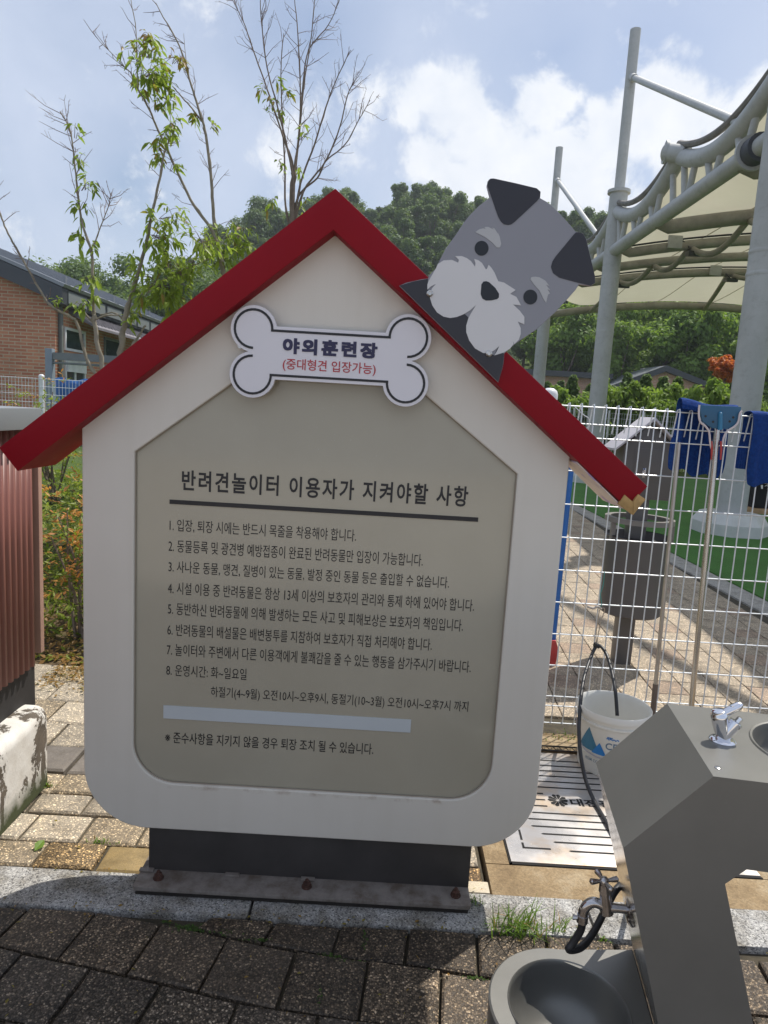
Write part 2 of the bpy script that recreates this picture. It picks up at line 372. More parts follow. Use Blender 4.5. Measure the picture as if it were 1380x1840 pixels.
# brown concrete apron round the drain
t = NT('stained_concrete')
cf = t.noise(7, 9, .7); cfine = t.noise(160, 4, .7)
cc = t.ramp(cf, [(.3, (.16, .105, .05)), (.5, (.27, .19, .1)), (.68, (.38, .30, .19))])
cc = t.mix(1., cc, t.ramp(cfine, [(.3, (.65, .65, .65)), (.7, (1.25, 1.25, 1.25))]), 'MULTIPLY')
M_apron = t.done(t.bsdf(cc, .85, bump=cfine, bstr=.6))
mb = MB(); mb.box((.415, 1.992, -.1), (3.6, 2.148, -.003)); mb.box((.415, 2.152, -.1), (.498, 3.0, -.004)); mb.box((.415, 2.99, -.1), (3.6, 3.16, -.004)); mb.box((1.36, 2.152, -.1), (3.6, 2.985, -.004))
struct(mb, 'concrete_apron', M_apron, bevel=.003)
mb = MB(); mb.box((.335, 1.996, -.1), (.408, 2.05, .001), c=(.5, .43, .32, .05)); struct(mb, 'edge_stone', M_pave, bevel=.004)
# paving beyond the mesh fence, turned a little
mb = MB()
ang = R(3.0)
def rot(p): return (p[0]*math.cos(ang)+p[1]*math.sin(ang)*.0+p[1]*math.sin(ang), -p[0]*math.sin(ang)*.4+p[1]*math.cos(ang))
for j in range(0, 74):
    for k in range(-4, 24):
        x0 = .2*k; y0 = 3.17+.2*j
        q = [rot(p) for p in ((x0+.003, y0+.003), (x0+.197, y0+.003), (x0+.197, y0+.197), (x0+.003, y0+.197))]
        cx_ = sum(p[0] for p in q)/4; cy_ = sum(p[1] for p in q)/4
        if cx_ > 3.17 or cy_ < 3.27 or cx_ < .3: continue
        s = random.uniform(.92, 1.08); c = (.40*s, .34*s, .265*s, .55)
        if (j % 3 == 0) and (k % 3 == (j//3) % 3): c = (.33*s, .255*s, .195*s, .5)
        paver(mb, q, 0, c, bev=.003, tilt=.001)
struct(mb, 'park_paving', M_pave)
mb = MB(); mb.add([(.3, 3.17, -.014), (3.25, 3.17, -.014), (3.25, 20.2, -.014), (.3, 20.2, -.014)], [(0, 1, 2, 3)]); struct(mb, 'park_joint_bed', M_joint)
mb = MB()
for k in range(0, 33): mb.box((3.22, 3.3+k*.5, -.08), (3.47, 3.793+k*.5, .003), c=(.34, .33, .31, .3))
struct(mb, 'turf_kerb', M_pave, bevel=.003)
# artificial turf
t = NT('artificial_turf')
f = t.noise(400, 3, .8); f2 = t.noise(1.2, 5, .6)
cc = t.mix(1., t.ramp(f, [(.3, (.03, .11, .018)), (.7, (.085, .25, .038))]), t.ramp(f2, [(.3, (.85, .85, .85)), (.7, (1.15, 1.12, 1.1))]), 'MULTIPLY')
M_turf = t.done(t.bsdf(cc, .7, bump=f, bstr=.9, bdist=.01, spec=.25))
mb = MB(); mb.box((3.475, 3.3, -.045), (19, 20.4, .012)); struct(mb, 'artificial_turf', M_turf)
# ================================================================== HOUSE-SHAPED SIGN
YF, YB = 1.95, 2.045
t = NT('sign_white_paint'); mp_ = t.n('ShaderNodeMapping'); mp_.inputs['Scale'].default_value = (26, 4, 1.1); t.l(t.tc.outputs['Object'], mp_.inputs['Vector'])
st = t.noise(1., 6, .6, 0, mp_.outputs[0]); bl_ = t.noise(2.2, 6, .62); pz = t.n('ShaderNodeSeparateXYZ'); t.l(t.tc.outputs['Object'], pz.inputs[0])
cc = t.mix(1., t.ramp(bl_, [(.3, (.63, .585, .51)), (.7, (.67, .625, .55))]), t.ramp(st, [(.36, (.982, .98, .975)), (.55, (1, 1, 1))]), 'MULTIPLY')
cc = t.mix(t.ramp(t.noise(170, 3, .6), [(.74, (0, 0, 0)), (.78, (.45, .45, .45))]), cc, (.30, .27, .23))
ru = t.mth('MULTIPLY', t.mth('SUBTRACT', 1., t.mth('MULTIPLY', t.mth('ABSOLUTE', t.mth('SUBTRACT', pz.outputs[2], .331)), 90.), True), t.ramp(t.noise(16, 6, .7), [(.52, (0, 0, 0)), (.70, (.6, .6, .6))]))
ru = t.mth('MULTIPLY', ru, t.mth('LESS_THAN', t.mth('ABSOLUTE', t.mth('ADD', pz.outputs[0], .17)), .44))
M_white = t.done(t.bsdf(t.mix(ru, cc, (.22, .11, .05)), .42, bump=t.noise(90, 4), bstr=.06, spec=.35))
M_red = pm('red_paint', (.235, .004, .011), .5, 0, .05, 4, .05, 70, spec=.14)
M_char = pm('charcoal_paint', (.045, .04, .038), .5, 0, .2, 8)
M_ink = pm('black_ink', (.012, .011, .013), .45, 0, .1)
M_navy = pm('navy_ink', (.02, .018, .065), .45, 0, .1)
M_redink = pm('red_ink', (.42, .02, .03), .45, 0, .1)
M_plate = pm('white_board', (.70, .675, .70), .42, 0, .02, 3, spec=.35)
M_steel = pm('bolt_steel', (.6, .58, .55), .28, 1., .1)
M_rust = pm('rusty_bolt', (.075, .035, .024), .85, .2, .5, 60, .5, 150)
t = NT('sign_acrylic')
f = t.noise(2.2, 5, .6); sp = t.noise(240, 2, .5)
cc = t.mix(t.ramp(sp, [(.73, (0, 0, 0)), (.78, (.5, .5, .5))]), t.ramp(f, [(.3, (.365, .330, .252)), (.7, (.405, .370, .288))]), (.55, .53, .48))
M_panel = t.done(t.bsdf(cc, .16, spec=.5, coat=.3))
sign = thing('house_sign', 'large cream house-shaped notice sign with a red gable roof and rows of Korean rules', 'sign', (-.17, 1.97, 0))
APX = -.175
body = rounded([(-.864, .187), (.514, .187), (.514, 1.425), (APX, 1.985), (-.864, 1.425)], [.19, .19, 0, 0, 0], 14)
inner = rounded([(-.715, .338), (.371, .338), (.371, 1.341), (.045, 1.585), (-.395, 1.585), (-.715, 1.341)], [.125, .125, .006, .01, .01, .006], 12)
plate('frame', [body, inner[::-1]], YF, YB, M_white, sign, .004)
YP = YF+.014
pan = plate('notice_panel', [rounded([(-.714, .339), (.370, .339), (.370, 1.3405), (.045, 1.5845), (-.395, 1.5845), (-.714, 1.3405)], [.125, .125, .006, .01, .01, .006], 12)], YP, YP+.01, M_panel, sign)
# thin gasket round the recess
mb = MB()
lp = inner; n = len(lp)
for (k, rr, y) in ((0, .0028, YF+.009),): mb.tube([(x*1, y, z) for x, z in lp]+[(lp[0][0], y, lp[0][1])], rr, 6)
mb.build('gasket', pm('gasket', (.30, .25, .19), .6), sign)
# lettering on the panel
def sx(px, py): p = at(px, py, YP); return p.x, p.z
lines = [("반려견놀이터 이용자가 지켜야할 사항", 327, 862, 841, 893, 37, .022, 1.22),
 ("1. 입장, 퇴장 시에는 반드시 목줄을 착용해야 합니다.", 305, 943, 640, 963, 23, .0, 1),
 ("2. 동물등록 및 광견병 예방접종이 완료된 반려동물만 입장이 가능합니다.", 303, 981, 760, 1006, 23, .0, 1),
 ("3. 사나운 동물, 맹견, 질병이 있는 동물, 발정 중인 동물 등은 출입할 수 없습니다.", 303, 1018, 807, 1047, 23, .0, 1),
 ("4. 시설 이용 중 반려동물은 항상 13세 이상의 보호자의 관리와 통제 하에 있어야 합니다.", 302, 1056, 852, 1088, 23, .0, 1),
 ("5. 동반하신 반려동물에 의해 발생하는 모든 사고 및 피해보상은 보호자의 책임입니다.", 302, 1093, 832, 1124, 23, .0, 1),
 ("6. 반려동물의 배설물은 배변봉투를 지참하여 보호자가 직접 처리해야 합니다.", 301, 1130, 776, 1159, 23, .0, 1),
 ("7. 놀이터와 주변에서 다른 이용객에게 불쾌감을 줄 수 있는 행동을 삼가주시기 바랍니다.", 300, 1166, 846, 1199, 23, .0, 1),
 ("8. 운영시간: 화~일요일", 299, 1204, 443, 1211, 22, .0, 1),
 ("하절기(4~9월) 오전10시~오후9시, 동절기(10~3월) 오전10시~오후7시 까지", 379, 1243, 841, 1272, 24, .0, 1),
 ("※ 준수사항을 지키지 않을 경우 퇴장 조치 될 수 있습니다.", 297, 1324, 671, 1346, 22.5, .004, 1)]
for i, (s, ax, ay, bx, by, h, bo, spc) in enumerate(lines):
    mb = MB()
    x0, z0 = sx(ax, ay); x1, z1 = sx(bx, by); zc = (z0+z1)/2; hh = h*YP/FPX/2*1.02
    text_into(mb, s, lambda x, z: (x, YP-.0012, z), x0, x1, zc-hh, zc+hh, bo, spc)
    mb.build('title_lettering' if i == 0 else 'rule_line', M_ink, sign, 0)
mb = MB(); x0, z0 = sx(305, 900); x1, z1 = sx(859, 935); zc = (z0+z1)/2; mb.box((x0, YP-.002, zc-.0062), (x1, YP+.001, zc+.0062)); mb.build('title_rule', M_ink, sign)
mb = MB(); x0, z0 = sx(294, 1277.5); x1, z1 = sx(738, 1305.5); zc = (z0+z1)/2; mb.box((x0, YP-.0022, zc-.0205), (x1, YP+.001, zc+.0205)); mb.build('blank_sticker', pm('grey_sticker', (.50, .53, .54), .5, 0, .04, 3), sign)
# roof: a folded slab
SL = .812
def rz(x): return 2.059-SL*abs(x-APX)
th = Vector((.629, -.777))*.0835      # thickness direction on the right slope
rt = (.719, rz(.719)); lt = (-1.066, rz(-1.066))
cs = math.cos(math.atan(SL)); sn = math.sin(math.atan(SL)); T = .080
roof_loop = [(APX, 2.059), lt, (lt[0]+T*sn, lt[1]-T*cs), (APX, 2.059-T/cs), (rt[0]-T*sn, rt[1]-T*cs), rt]
mb = MB(); mb.prism([(x, 1.89, z) for x, z in roof_loop], (0, .22, 0)); mb.build('roof', M_red, sign, 30, .003, True)
# peeling film under the right eave and the torn corner guard at its tip
t = NT('peeling_film'); f = t.noise(14, 4, .6)
M_film = t.done(t.bsdf(t.ramp(f, [(.35, (.42, .30, .55)), (.45, (.72, .60, .55)), (.7, (.80, .70, .66))]), .5))
e0 = Vector((.522, rz(.522)-T/cs-.0015)); e1 = Vector((rt[0]-T*sn-.004, rt[1]-T*cs-.002))
mb = MB(); mb.prism([(e0.x, 1.9, e0.y), (e1.x, 1.9, e1.y), (e1.x, 1.9, e1.y-.004), (e0.x, 1.9, e0.y-.004)], (0, .195, 0)); mb.build('peeling_soffit', M_film, sign)
M_tan = pm('tan_card', (.40, .245, .085), .7, 0, .25, 30, .3, 90)
mb = MB()
q = [at(x, y, 1.886) for x, y in ((1111, 906), (1122.5, 889), (1135, 901), (1134.5, 924.5))]; q2 = [at(x, y, 1.886) for x, y in ((1147, 888), (1160.5, 897.5), (1135, 924.5), (1135.4, 901))]
back = Vector((0, .006, 0))
for qq, dy in ((q, (-.0, -.0, -.012, -.012)), (q2, (0, 0, -.012, -.012))):
    mb.prism([p+Vector((0, d, 0)) for p, d in zip(qq, dy)], (0, .012, 0))
mb.build('corner_guard', M_tan, sign, 20, .001, True)
# pedestal
mb = MB(); mb.box((-.672, 1.972, .03), (.333, 2.03, .20)); mb.build('pedestal', M_char, sign, 30, .002)
t = NT('dirty_base_steel'); f = t.noise(18, 7, .7)
M_base = t.done(t.bsdf(t.ramp(f, [(.35, (.11, .085, .065)), (.55, (.20, .175, .155)), (.7, (.24, .21, .18))]), .55))
mb = MB(); mb.prism([(x, y, .021) for x, y in rounded([(-.694, 1.888), (.333, 1.888), (.333, 2.05), (-.694, 2.05)], [.012]*4, 4)], (0, 0, .013)); mb.build('base_plate', M_base, sign, 30, .002, True)
mb = MB(); mb.box((-.686, 1.896, .002), (.325, 2.04, .0215)); mb.build('grout_bed', pm('black_grout', (.022, .018, .015), .95, 0, .4, 20, .6), sign)
for px, py in ((275, 1589), (548, 1605), (822, 1621)):
    p = G(px, py, .05); mb = MB()
    X = Matrix.Translation((p.x, 1.932, 0))
    mb.lathe([(0, .0345), (.016, .0345), (.016, .0375), (0, .0375)], X, 20)
    mb.lathe([(.0125, .0375), (.0125, .049), (.008, .051), (0, .051)], X, 6)
    mb.lathe([(.006, .05), (.006, .058), (.0045, .060), (0, .060)], X, 12)
    mb.build('anchor_bolt', M_rust, sign, 30)
for px, py in ((550, 1597), (258, 1574), (412, 1587)):
    p = G(px, py, .036); mb = MB(); mb.box((p.x-.022, 1.955, .035), (p.x+.022, 1.9715, .0405)); mb.build('weld_tab', M_base, sign, 30, .002)
# bone-shaped plaque
def bone(d, y):
    pc = lambda x, yy: (lambda p: Vector((p.x, p.z)))(at(380+x/3.286, 520+yy/3.286, y))
    cs_ = [pc(237, 245), pc(252, 515), pc(1147, 545), pc(1163, 272)]       # TL BL BR TR
    r = 133/3.286*y/FPX + d
    mid = (cs_[0]+cs_[1]+cs_[2]+cs_[3])/4; hx = ((cs_[3]-cs_[0]).x+(cs_[2]-cs_[1]).x)/4; hz = ((cs_[0]-cs_[1]).y+(cs_[3]-cs_[2]).y)/4
    hb = (pc(695, 245).y-pc(690, 560).y)/2+d
    o = []
    def arc(c, a0, a1, n=22):
        for k in range(n+1): q_ = a0+(a1-a0)*k/n; o.append((c[0]+r*math.cos(q_), c[1]+r*math.sin(q_)))
    aj = math.asin(min(1, hz/r))                  # lobe meets its neighbour
    ab = math.asin(max(-1, (hb-hz)/r))            # lobe meets the bar
    # TL from bar going counter-clockwise
    arc((mid.x-hx, mid.y+hz), ab, 2*math.pi-(math.pi-math.asin(min(1, hz/r)))+0*aj if False else math.pi+aj)
    arc((mid.x-hx, mid.y-hz), math.pi-aj, 2*math.pi-ab)
    arc((mid.x+hx, mid.y-hz), math.pi+ab, 2*math.pi+aj)
    arc((mid.x+hx, mid.y+hz), -aj, math.pi-ab)
    return o
YBN = 1.915
bn = thing('bone_plaque', 'white bone-shaped plaque with black outline and navy and red Korean lettering on the sign gable', 'plaque', (-.17, YBN, 1.6))
plate('board', [bone(0, YBN)], YBN, YBN+.014, M_plate, bn, .0012)
o1, o2 = bone(-.0085, YBN), bone(-.0150, YBN); n = len(o1); mb = MB()
mb.add([(x, YBN-.0012, z) for x, z in o1]+[(x, YBN-.0012, z) for x, z in o2], [(i, (i+1) % n, (i+1) % n+n, i+n) for i in range(n)]); mb.build('outline', M_ink, bn, 0)
for (px, py) in ((430, 620), (745, 640), (600, 612)):
    p = at(px, py, YBN); mb = MB(); mb.tube([(p.x, YBN+.013, p.z), (p.x, YF+.001, p.z)], .008, 10); mb.build('standoff', M_steel, bn)
def bx(px, py): p = at(380+px/3.286, 520+py/3.286, YBN); return p.x, p.z
mb = MB(); x0, z0 = bx(421, 338); x1, z1 = bx(980, 357); zc = (z0+z1)/2; bold_into(mb, "야외훈련장", lambda x, z: Vector((x, YBN-.0012, z)), x0, x1, zc-.0215, zc+.0215, .0017, 1.28); mb.build('title_lettering', M_navy, bn, 0)
mb = MB(); x0, z0 = bx(421, 448); x1, z1 = bx(970, 470); zc = (z0+z1)/2; text_into(mb, "(중대형견 입장가능)", lambda x, z: (x, YBN-.0012, z), x0, x1, zc-.0172, zc+.0172, .008, 1.0); mb.build('note_lettering', M_redink, bn, 0)
# ------------------------------------------------------------------ dog cut-out
YD = 1.876
M_dgrey = pm('dog_grey_paint', (.255, .255, .28), .42, 0, .03, 3); M_dblack = pm('dog_black_paint', (.022, .021, .028), .4, 0, .06, 4)
M_dlight = pm('dog_pale_paint', (.63, .615, .61), .42, 0, .03, 3); M_dbrow = pm('dog_brow_paint', (.44, .44, .44), .42, 0, .03, 3); M_eye = pm('dog_eye_paint', (.008, .010, .014), .35)
dog = thing('dog_cutout', 'grey terrier head cut-out with black ears and bushy pale beard on the red roof', 'cut-out sign', (.36, YD, 1.75))
def dl(pts, y): return [(lambda p: (p.x, p.z))(at(690+x/3.366, 300+yy/3.366, y)) for x, yy in pts]
outline = [(92,718),(135,700),(180,690),(225,680),(268,674),(272,655),(318,612),(318,600),(332,575),(352,535),(370,500),(405,450),(440,402),(480,340),(520,290),(575,235),(640,185),(622,115),(628,85),(642,70),(662,68),(800,98),(925,128),(948,150),(945,188),(985,210),(1020,238),(1060,278),(1095,315),(1130,355),(1160,392),(1178,393),(1205,402),(1225,440),(1277,660),(1277,703),(1250,720),(1180,710),(1160,742),(1120,788),(1080,832),(1040,875),(1000,912),(960,950),(920,985),(820,1052),(790,1072),(770,1090),(728,1128),(724,1180),(716,1220),(692,1303)]
plate('board', [dl(outline, YD)], YD, YD+.010, M_dgrey, dog, .0012)
def layer(name, pts, k, m): return plate(name, [dl(pts, YD)], YD-.0009*k-.0004, YD-.0009*(k-1)-.0002, m, dog)
layer('body', [(95,718),(180,692),(266,676),(262,740),(300,760),(400,880),(484,886),(514,914),(560,1000),(600,1120),(667,1138),(690,1090),(726,1131),(722,1180),(714,1220),(691,1300)], 1, M_dblack)
layer('ear', [(624,112),(630,86),(644,72),(662,70),(800,100),(923,130),(946,150),(943,185),(925,207),(790,333),(770,347),(750,352),(725,347),(708,332),(690,300)], 1, M_dblack)
layer('ear', [(1148,408),(1160,396),(1177,395),(1203,404),(1223,442),(1275,660),(1275,702),(1249,718),(1180,702),(1060,670),(1022,642),(1010,605),(1018,572),(1035,545)], 1, M_dblack)
for (x, y) in ((590, 492), (885, 787)): layer('eye', [(x+42*math.cos(k*math.pi/16), y+45*math.sin(k*math.pi/16)) for k in range(32)], 1, M_eye)
layer('brow', [(553,395),(575,378),(600,372),(615,376),(607,364),(630,363),(664,380),(652,366),(668,372),(690,408),(688,396),(700,425),(708,465),(702,484),(692,488),(680,486),(655,458),(612,425)], 1, M_dbrow)
layer('brow', [(885,680),(892,667),(915,664),(940,668),(975,688),(1000,720),(979,712),(1006,747),(987,739),(1003,766),(992,771),(985,800),(980,822),(965,800),(940,748),(905,708)], 1, M_dbrow)
layer('beard', [(270,690),(318,607),(325,588),(360,566),(410,563),(448,580),(453,563),(430,540),(470,540),(500,552),(525,570),(550,604),(553,583),(545,557),(570,565),(592,582),(615,620),(622,618),(632,592),(650,612),(668,640),(690,692),(725,700),(795,745),(762,768),(800,787),(828,838),(779,832),(820,870),(848,907),(848,953),(808,935),(826,975),(826,1010),(815,1045),(788,1072),(779,1052),(783,1072),(760,1100),(725,1122),(667,1140),(682,1115),(697,1083),(668,1108),(640,1125),(600,1126),(550,1098),(515,1050),(497,1000),(497,960),(510,915),(535,870),(556,836),(520,868),(480,892),(440,908),(400,914),(360,906),(320,880),(292,838),(277,790),(277,765),(290,735),(314,708),(285,722),(262,742),(262,712)], 2, M_dlight)
layer('nose', [(588,712),(600,694),(618,692),(635,698),(672,732),(695,768),(694,790),(684,800),(650,808),(615,809),(594,797),(584,770)], 3, M_eye)
for (x, y) in ((277, 766), (635, 1129)):
    p = at(690+x/3.366, 300+y/3.366, YD-.003); mb = MB(); X = Matrix.Translation(p) @ Matrix.Rotation(R(90), 4, 'X')
    mb.lathe([(.0085, 0), (.0085, .003), (.005, .006), (.0045, .003), (0, .003)], X, 18); mb.build('bolt', M_steel, dog)
mb = MB(); p = at(830, 560, 1.90); mb.tube([(p.x, YD+.009, p.z), (p.x, 1.892, p.z)], .01, 8); mb.build('standoff', M_steel, dog)
# ================================================================== DRINKING FOUNTAIN
t = NT('brushed_grey_metal'); f = t.noise(4, 6, .6); f2 = t.noise(120, 3, .6)
sc_ = t.ramp(t.noise(35, 7, .75), [(.66, (0, 0, 0)), (.72, (.35, .35, .35))])
mp_ = t.n('ShaderNodeMapping'); mp_.inputs['Scale'].default_value = (3, 3, 160); t.l(t.tc.outputs['Object'], mp_.inputs['Vector']); gr_n = t.noise(1., 4, .7, 0, mp_.outputs[0])
f2 = t.mth('ADD', f2, t.mth('MULTIPLY', gr_n, 1.2))
M_fount = t.done(t.bsdf(t.mix(sc_, t.ramp(f, [(.3, (.19, .187, .172)), (.7, (.22, .215, .198))]), (.29, .29, .28)), t.mth('ADD', .28, t.mth('MULTIPLY', f, .16)), 0.5, f2, .05, .001))
M_chrome = pm('chrome', (.75, .75, .78), .08, 1., .03)
M_dchrome = pm('worn_chrome', (.52, .50, .50), .14, 1., .2, 30)
M_stain = pm('stainless', (.55, .53, .50), .24, 1., .1, 5)
M_hose = pm('black_rubber', (.018, .018, .02), .42, 0, .3, 40, .2)
a = R(7.7); DX = Vector((math.cos(a), -math.sin(a), 0)); DY = Vector((math.sin(a), math.cos(a), 0)); DEP = .312
A0 = G(1282, 1395, .9)
def FP(u, v, z): return A0 + DX*u + DY*v + Vector((0, 0, z-.9))
ft = thing('drinking_fountain', 'grey metal drinking fountain with a chrome bubbler, slanted head and low round dog bowl', 'drinking fountain', FP(.1, .15, 0))
prof = [(0, .9), (-.136, .742), (.078, 0), (.258, 0), (.044, .70), (.076, .7335), (.40, .7335), (.46, .80), (.46, .9)]
# body with a round well in the top: sides as a prism without its top, top as a ring
mb = MB(); n = len(prof)
fr = [FP(u, 0, z) for u, z in prof]; bk = [FP(u, DEP, z) for u, z in prof]
mb.add(fr, [tuple(range(n))]); mb.add(bk, [tuple(range(n-1, -1, -1))])
for i in range(n-1): mb.add([fr[i], fr[i+1], bk[i+1], bk[i]], [(0, 3, 2, 1)], 1 if i == 1 else 0)
# top sheet with round hole
wc = (.245, .156); wr = .118; K = 48
ring = [FP(wc[0]+wr*math.cos(2*math.pi*k/K), wc[1]+wr*math.sin(2*math.pi*k/K), .9) for k in range(K)]
sq = []
for k in range(K):
    q = 2*math.pi*k/K; c, s = math.cos(q), math.sin(q)
    m = max(abs(c)/(.245 if c < 0 else .215), abs(s)/.156); sq.append(FP(wc[0]+c/m, wc[1]+s/m, .9))
mb.add(ring+sq, [(k, k+K, (k+1) % K+K, (k+1) % K) for k in range(K)])
for (u, v) in ((0, 0), (0, DEP), (.46, DEP), (.46, 0)): pass
crn = [FP(0, 0, .9), FP(0, DEP, .9), FP(.46, DEP, .9), FP(.46, 0, .9)]
def nearest(p): return min(range(K), key=lambda k: (sq[k]-p).length)
for c in crn:
    k = nearest(c); mb.add([sq[(k-1) % K], sq[k], sq[(k+1) % K], c], [(0, 1, 2), ]) if False else mb.add([sq[(k-1) % K], c, sq[(k+1) % K], sq[k]], [(0, 1, 3), (3, 1, 2)])
mb.build('body', [M_fount, pm('polished_side', (.46, .44, .41), .16, .9, .1, 6)], ft, 25, fix=True)
mb = MB(); X = Matrix.Translation(FP(wc[0], wc[1], .9)) @ Matrix.Rotation(-a, 4, 'Z')
mb.lathe([(wr+.006, .0005), (wr+.004, .003), (wr, .002), (wr-.003, -.010), (wr*.95, -.04), (wr*.78, -.068), (wr*.4, -.08), (.012, -.082), (0, -.082)], X, 48); mb.build('drinking_basin', M_fount, ft, 60)
p = G(1290, 1380, .9); mb = MB(); mb.lathe([(.006, 0), (.006, .001), (.004, .002), (0, .002)], Matrix.Translation(p), 16); mb.build('screw', M_stain, ft)
# bubbler tap
tb = G(1298, 1331, .9); X = Matrix.Translation(tb)
bub = MB()
bub.lathe([(.0245, 0), (.0245, .002), (.021, .005), (.015, .006), (0, .006)], X, 32)
axis = (-DX*.28 + Vector((0, 0, 1)) - DY*.05).normalized()
def along(b, ax, prof_, seg=24):
    z = ax.normalized(); x, y = tri_frame(z); m = Matrix(((x.x, y.x, z.x, b.x), (x.y, y.y, z.y, b.y), (x.z, y.z, z.z, b.z), (0, 0, 0, 1))); return m, prof_, seg
m_, p_, s_ = along(tb+Vector((0, 0, .004)), axis, [(.013, 0), (.0125, .012), (.0145, .03), (.0155, .046), (.0155, .052), (.0125, .055), (.0125, .06), (.0105, .061), (0, .061)])
bub.lathe(p_, m_, 24)
s2 = (DX*.62 + Vector((0, 0, 1))).normalized()
m_, p_, s_ = along(tb+Vector((0, 0, .008)), s2, [(.0125, 0), (.012, .02), (.013, .036), (.013, .039), (.010, .040), (.009, .036), (0, .036)]); bub.lathe(p_, m_, 24)
m_, p_, s_ = along(tb+Vector((0, 0, .006))+s2*.035, s2, [(.006, 0), (.006, .016), (.003, .018), (0, .018)]); bub.lathe(p_, m_, 7, )
bb = bub.build('bubbler_tap', M_chrome, ft, 45)
top = tb+Vector((0, 0, .004))+axis*.053
mb = MB(); l0 = top+DX*.006; ld = (DX*.9+DY*.15+Vector((0, 0, .55))).normalized()
mb.tube([l0, l0+ld*.016, l0+ld*.036, l0+ld*.043], [.0085, .0085, .0082, .004], 12); mb.tube([l0+ld*.02+Vector((0, 0, .007)), l0+ld*.021+Vector((0, 0, .0085))], .005, 12); mb.build('push_lever', M_chrome, bb, 40)
# low dog bowl on the left of the leg
mb = MB(); ZB = .30; bc = Vector((.437, 1.268, 0)); br = .160
def leg_u(z): return -.136+(.742-z)*(.214/.742)
K = 40; loopo = []
pA = FP(leg_u(ZB)+.0, DEP-.004, ZB); pB = FP(leg_u(ZB), .002, ZB)
d_ = DX
for k in range(K+1):
    q = math.pi/2 + math.pi*k/K; v_ = DX*math.cos(q)+DY*math.sin(q); loopo.append(bc+v_*br)
loopo = [Vector((pA.x, pA.y, 0))] + loopo + [Vector((pB.x, pB.y, 0))]
rimr = .124; bc2 = bc+DX*.005
n = len(loopo)
inn = []
for p in loopo:
    v_ = (p-bc2); inn.append(bc2+v_.normalized()*rimr)
# the inner ring must be a whole circle: close it along the leg side
extra = []
a0 = math.atan2((inn[-1]-bc2).y, (inn[-1]-bc2).x); a1 = math.atan2((inn[0]-bc2).y, (inn[0]-bc2).x)
if a1 < a0: a1 += 2*math.pi
EX = 16
for k in range(1, EX): q = a0+(a1-a0)*k/EX; inn.append(bc2+Vector((math.cos(q), math.sin(q), 0))*rimr); t_ = k/EX; loopo.append(loopo[n-1].lerp(loopo[0], t_))
n2 = len(inn); up = Vector((0, 0, 1))
fil = [p+(bc2-p).normalized()*.004 for p in loopo]
mb.add([p+up*ZB for p in fil]+[p+up*ZB for p in inn], [(k, (k+1) % n2, (k+1) % n2+n2, k+n2) for k in range(n2)])
mb.add([p+up*ZB for p in fil]+[p+up*(ZB-.004) for p in loopo], [(k, (k+1) % n2, (k+1) % n2+n2, k+n2) for k in range(n2)])
sk = [bc+(p-bc)*.93 for p in loopo]
mb.add([p+up*(ZB-.004) for p in loopo]+[p+up*(.0) for p in sk], [(k, (k+1) % n2, (k+1) % n2+n2, k+n2) for k in range(n2)])
mb.build('bowl_stand', M_fount, ft, 40, fix=True)
mb = MB(); X = Matrix.Translation(bc2+up*ZB)
mb.lathe([(rimr+.0015, .001), (rimr, .0025), (rimr-.002, .0), (rimr-.003, -.014), (rimr*.965, -.045), (rimr*.87, -.080), (rimr*.66, -.106), (rimr*.36, -.120), (.014, -.124), (.012, -.126), (0, -.126)], X, 56); bw = mb.build('dog_bowl', M_fount, ft, 60)
mb = MB(); mb.lathe([(.011, -.1225), (.008, -.122), (0, -.122)], X, 14); mb.build('drain_hole', M_ink, bw)
# wall tap on the leg
nP = DY; P0 = FP(0, .155, .5)
def FT(px, py): return onP(px, py, P0, nP)
tap = thing('garden_tap', 'worn chrome cross-handled water tap on the left side of the fountain leg', 'tap', FT(1128, 1632))
fl = FT(1131, 1634); x_ = -DX
mb = MB(); m_, p_, s_ = along(fl+DX*.012, x_, [(.012, 0), (.030, .003), (.033, .008), (.026, .016), (.012, .020), (0, .020)]); mb.lathe(p_, m_, 32); mb.build('flange', M_dchrome, tap, 40)
mb = MB(); c0 = FT(1088, 1630)
mb.tube([fl, fl.lerp(c0, .5), c0], [.009, .009, .011], 14)
mb.tube(smooth_path([c0, FT(1072, 1622), FT(1060, 1623), FT(1050, 1633), FT(1047, 1645)], 6), .0105, 14)
mb.tube([FT(1090, 1640), FT(1088, 1612), FT(1086, 1600)], [.014, .012, .010], 14)
mb.tube([FT(1087, 1603), FT(1086, 1588)], [.013, .010], 6); mb.tube([FT(1086, 1590), FT(1085, 1580)], .006, 10)
mb.build('spout', M_dchrome, tap, 45)
mb = MB(); hc = FT(1085.5, 1583)
for q in (R(20), R(110), R(200), R(290)):
    dv = DX*math.cos(q)+DY*math.sin(q)+Vector((0, 0, .05)); mb.tube([hc, hc+dv*.012, hc+dv*.024, hc+dv*.029, hc+dv*.032], [.0045, .004, .006, .0065, .003], 10)
mb.lathe([(0, -.006), (.009, -.006), (.009, .004), (.006, .008), (0, .009)], Matrix.Translation(hc), 16)
mb.build('cross_handle', M_dchrome, tap, 45)
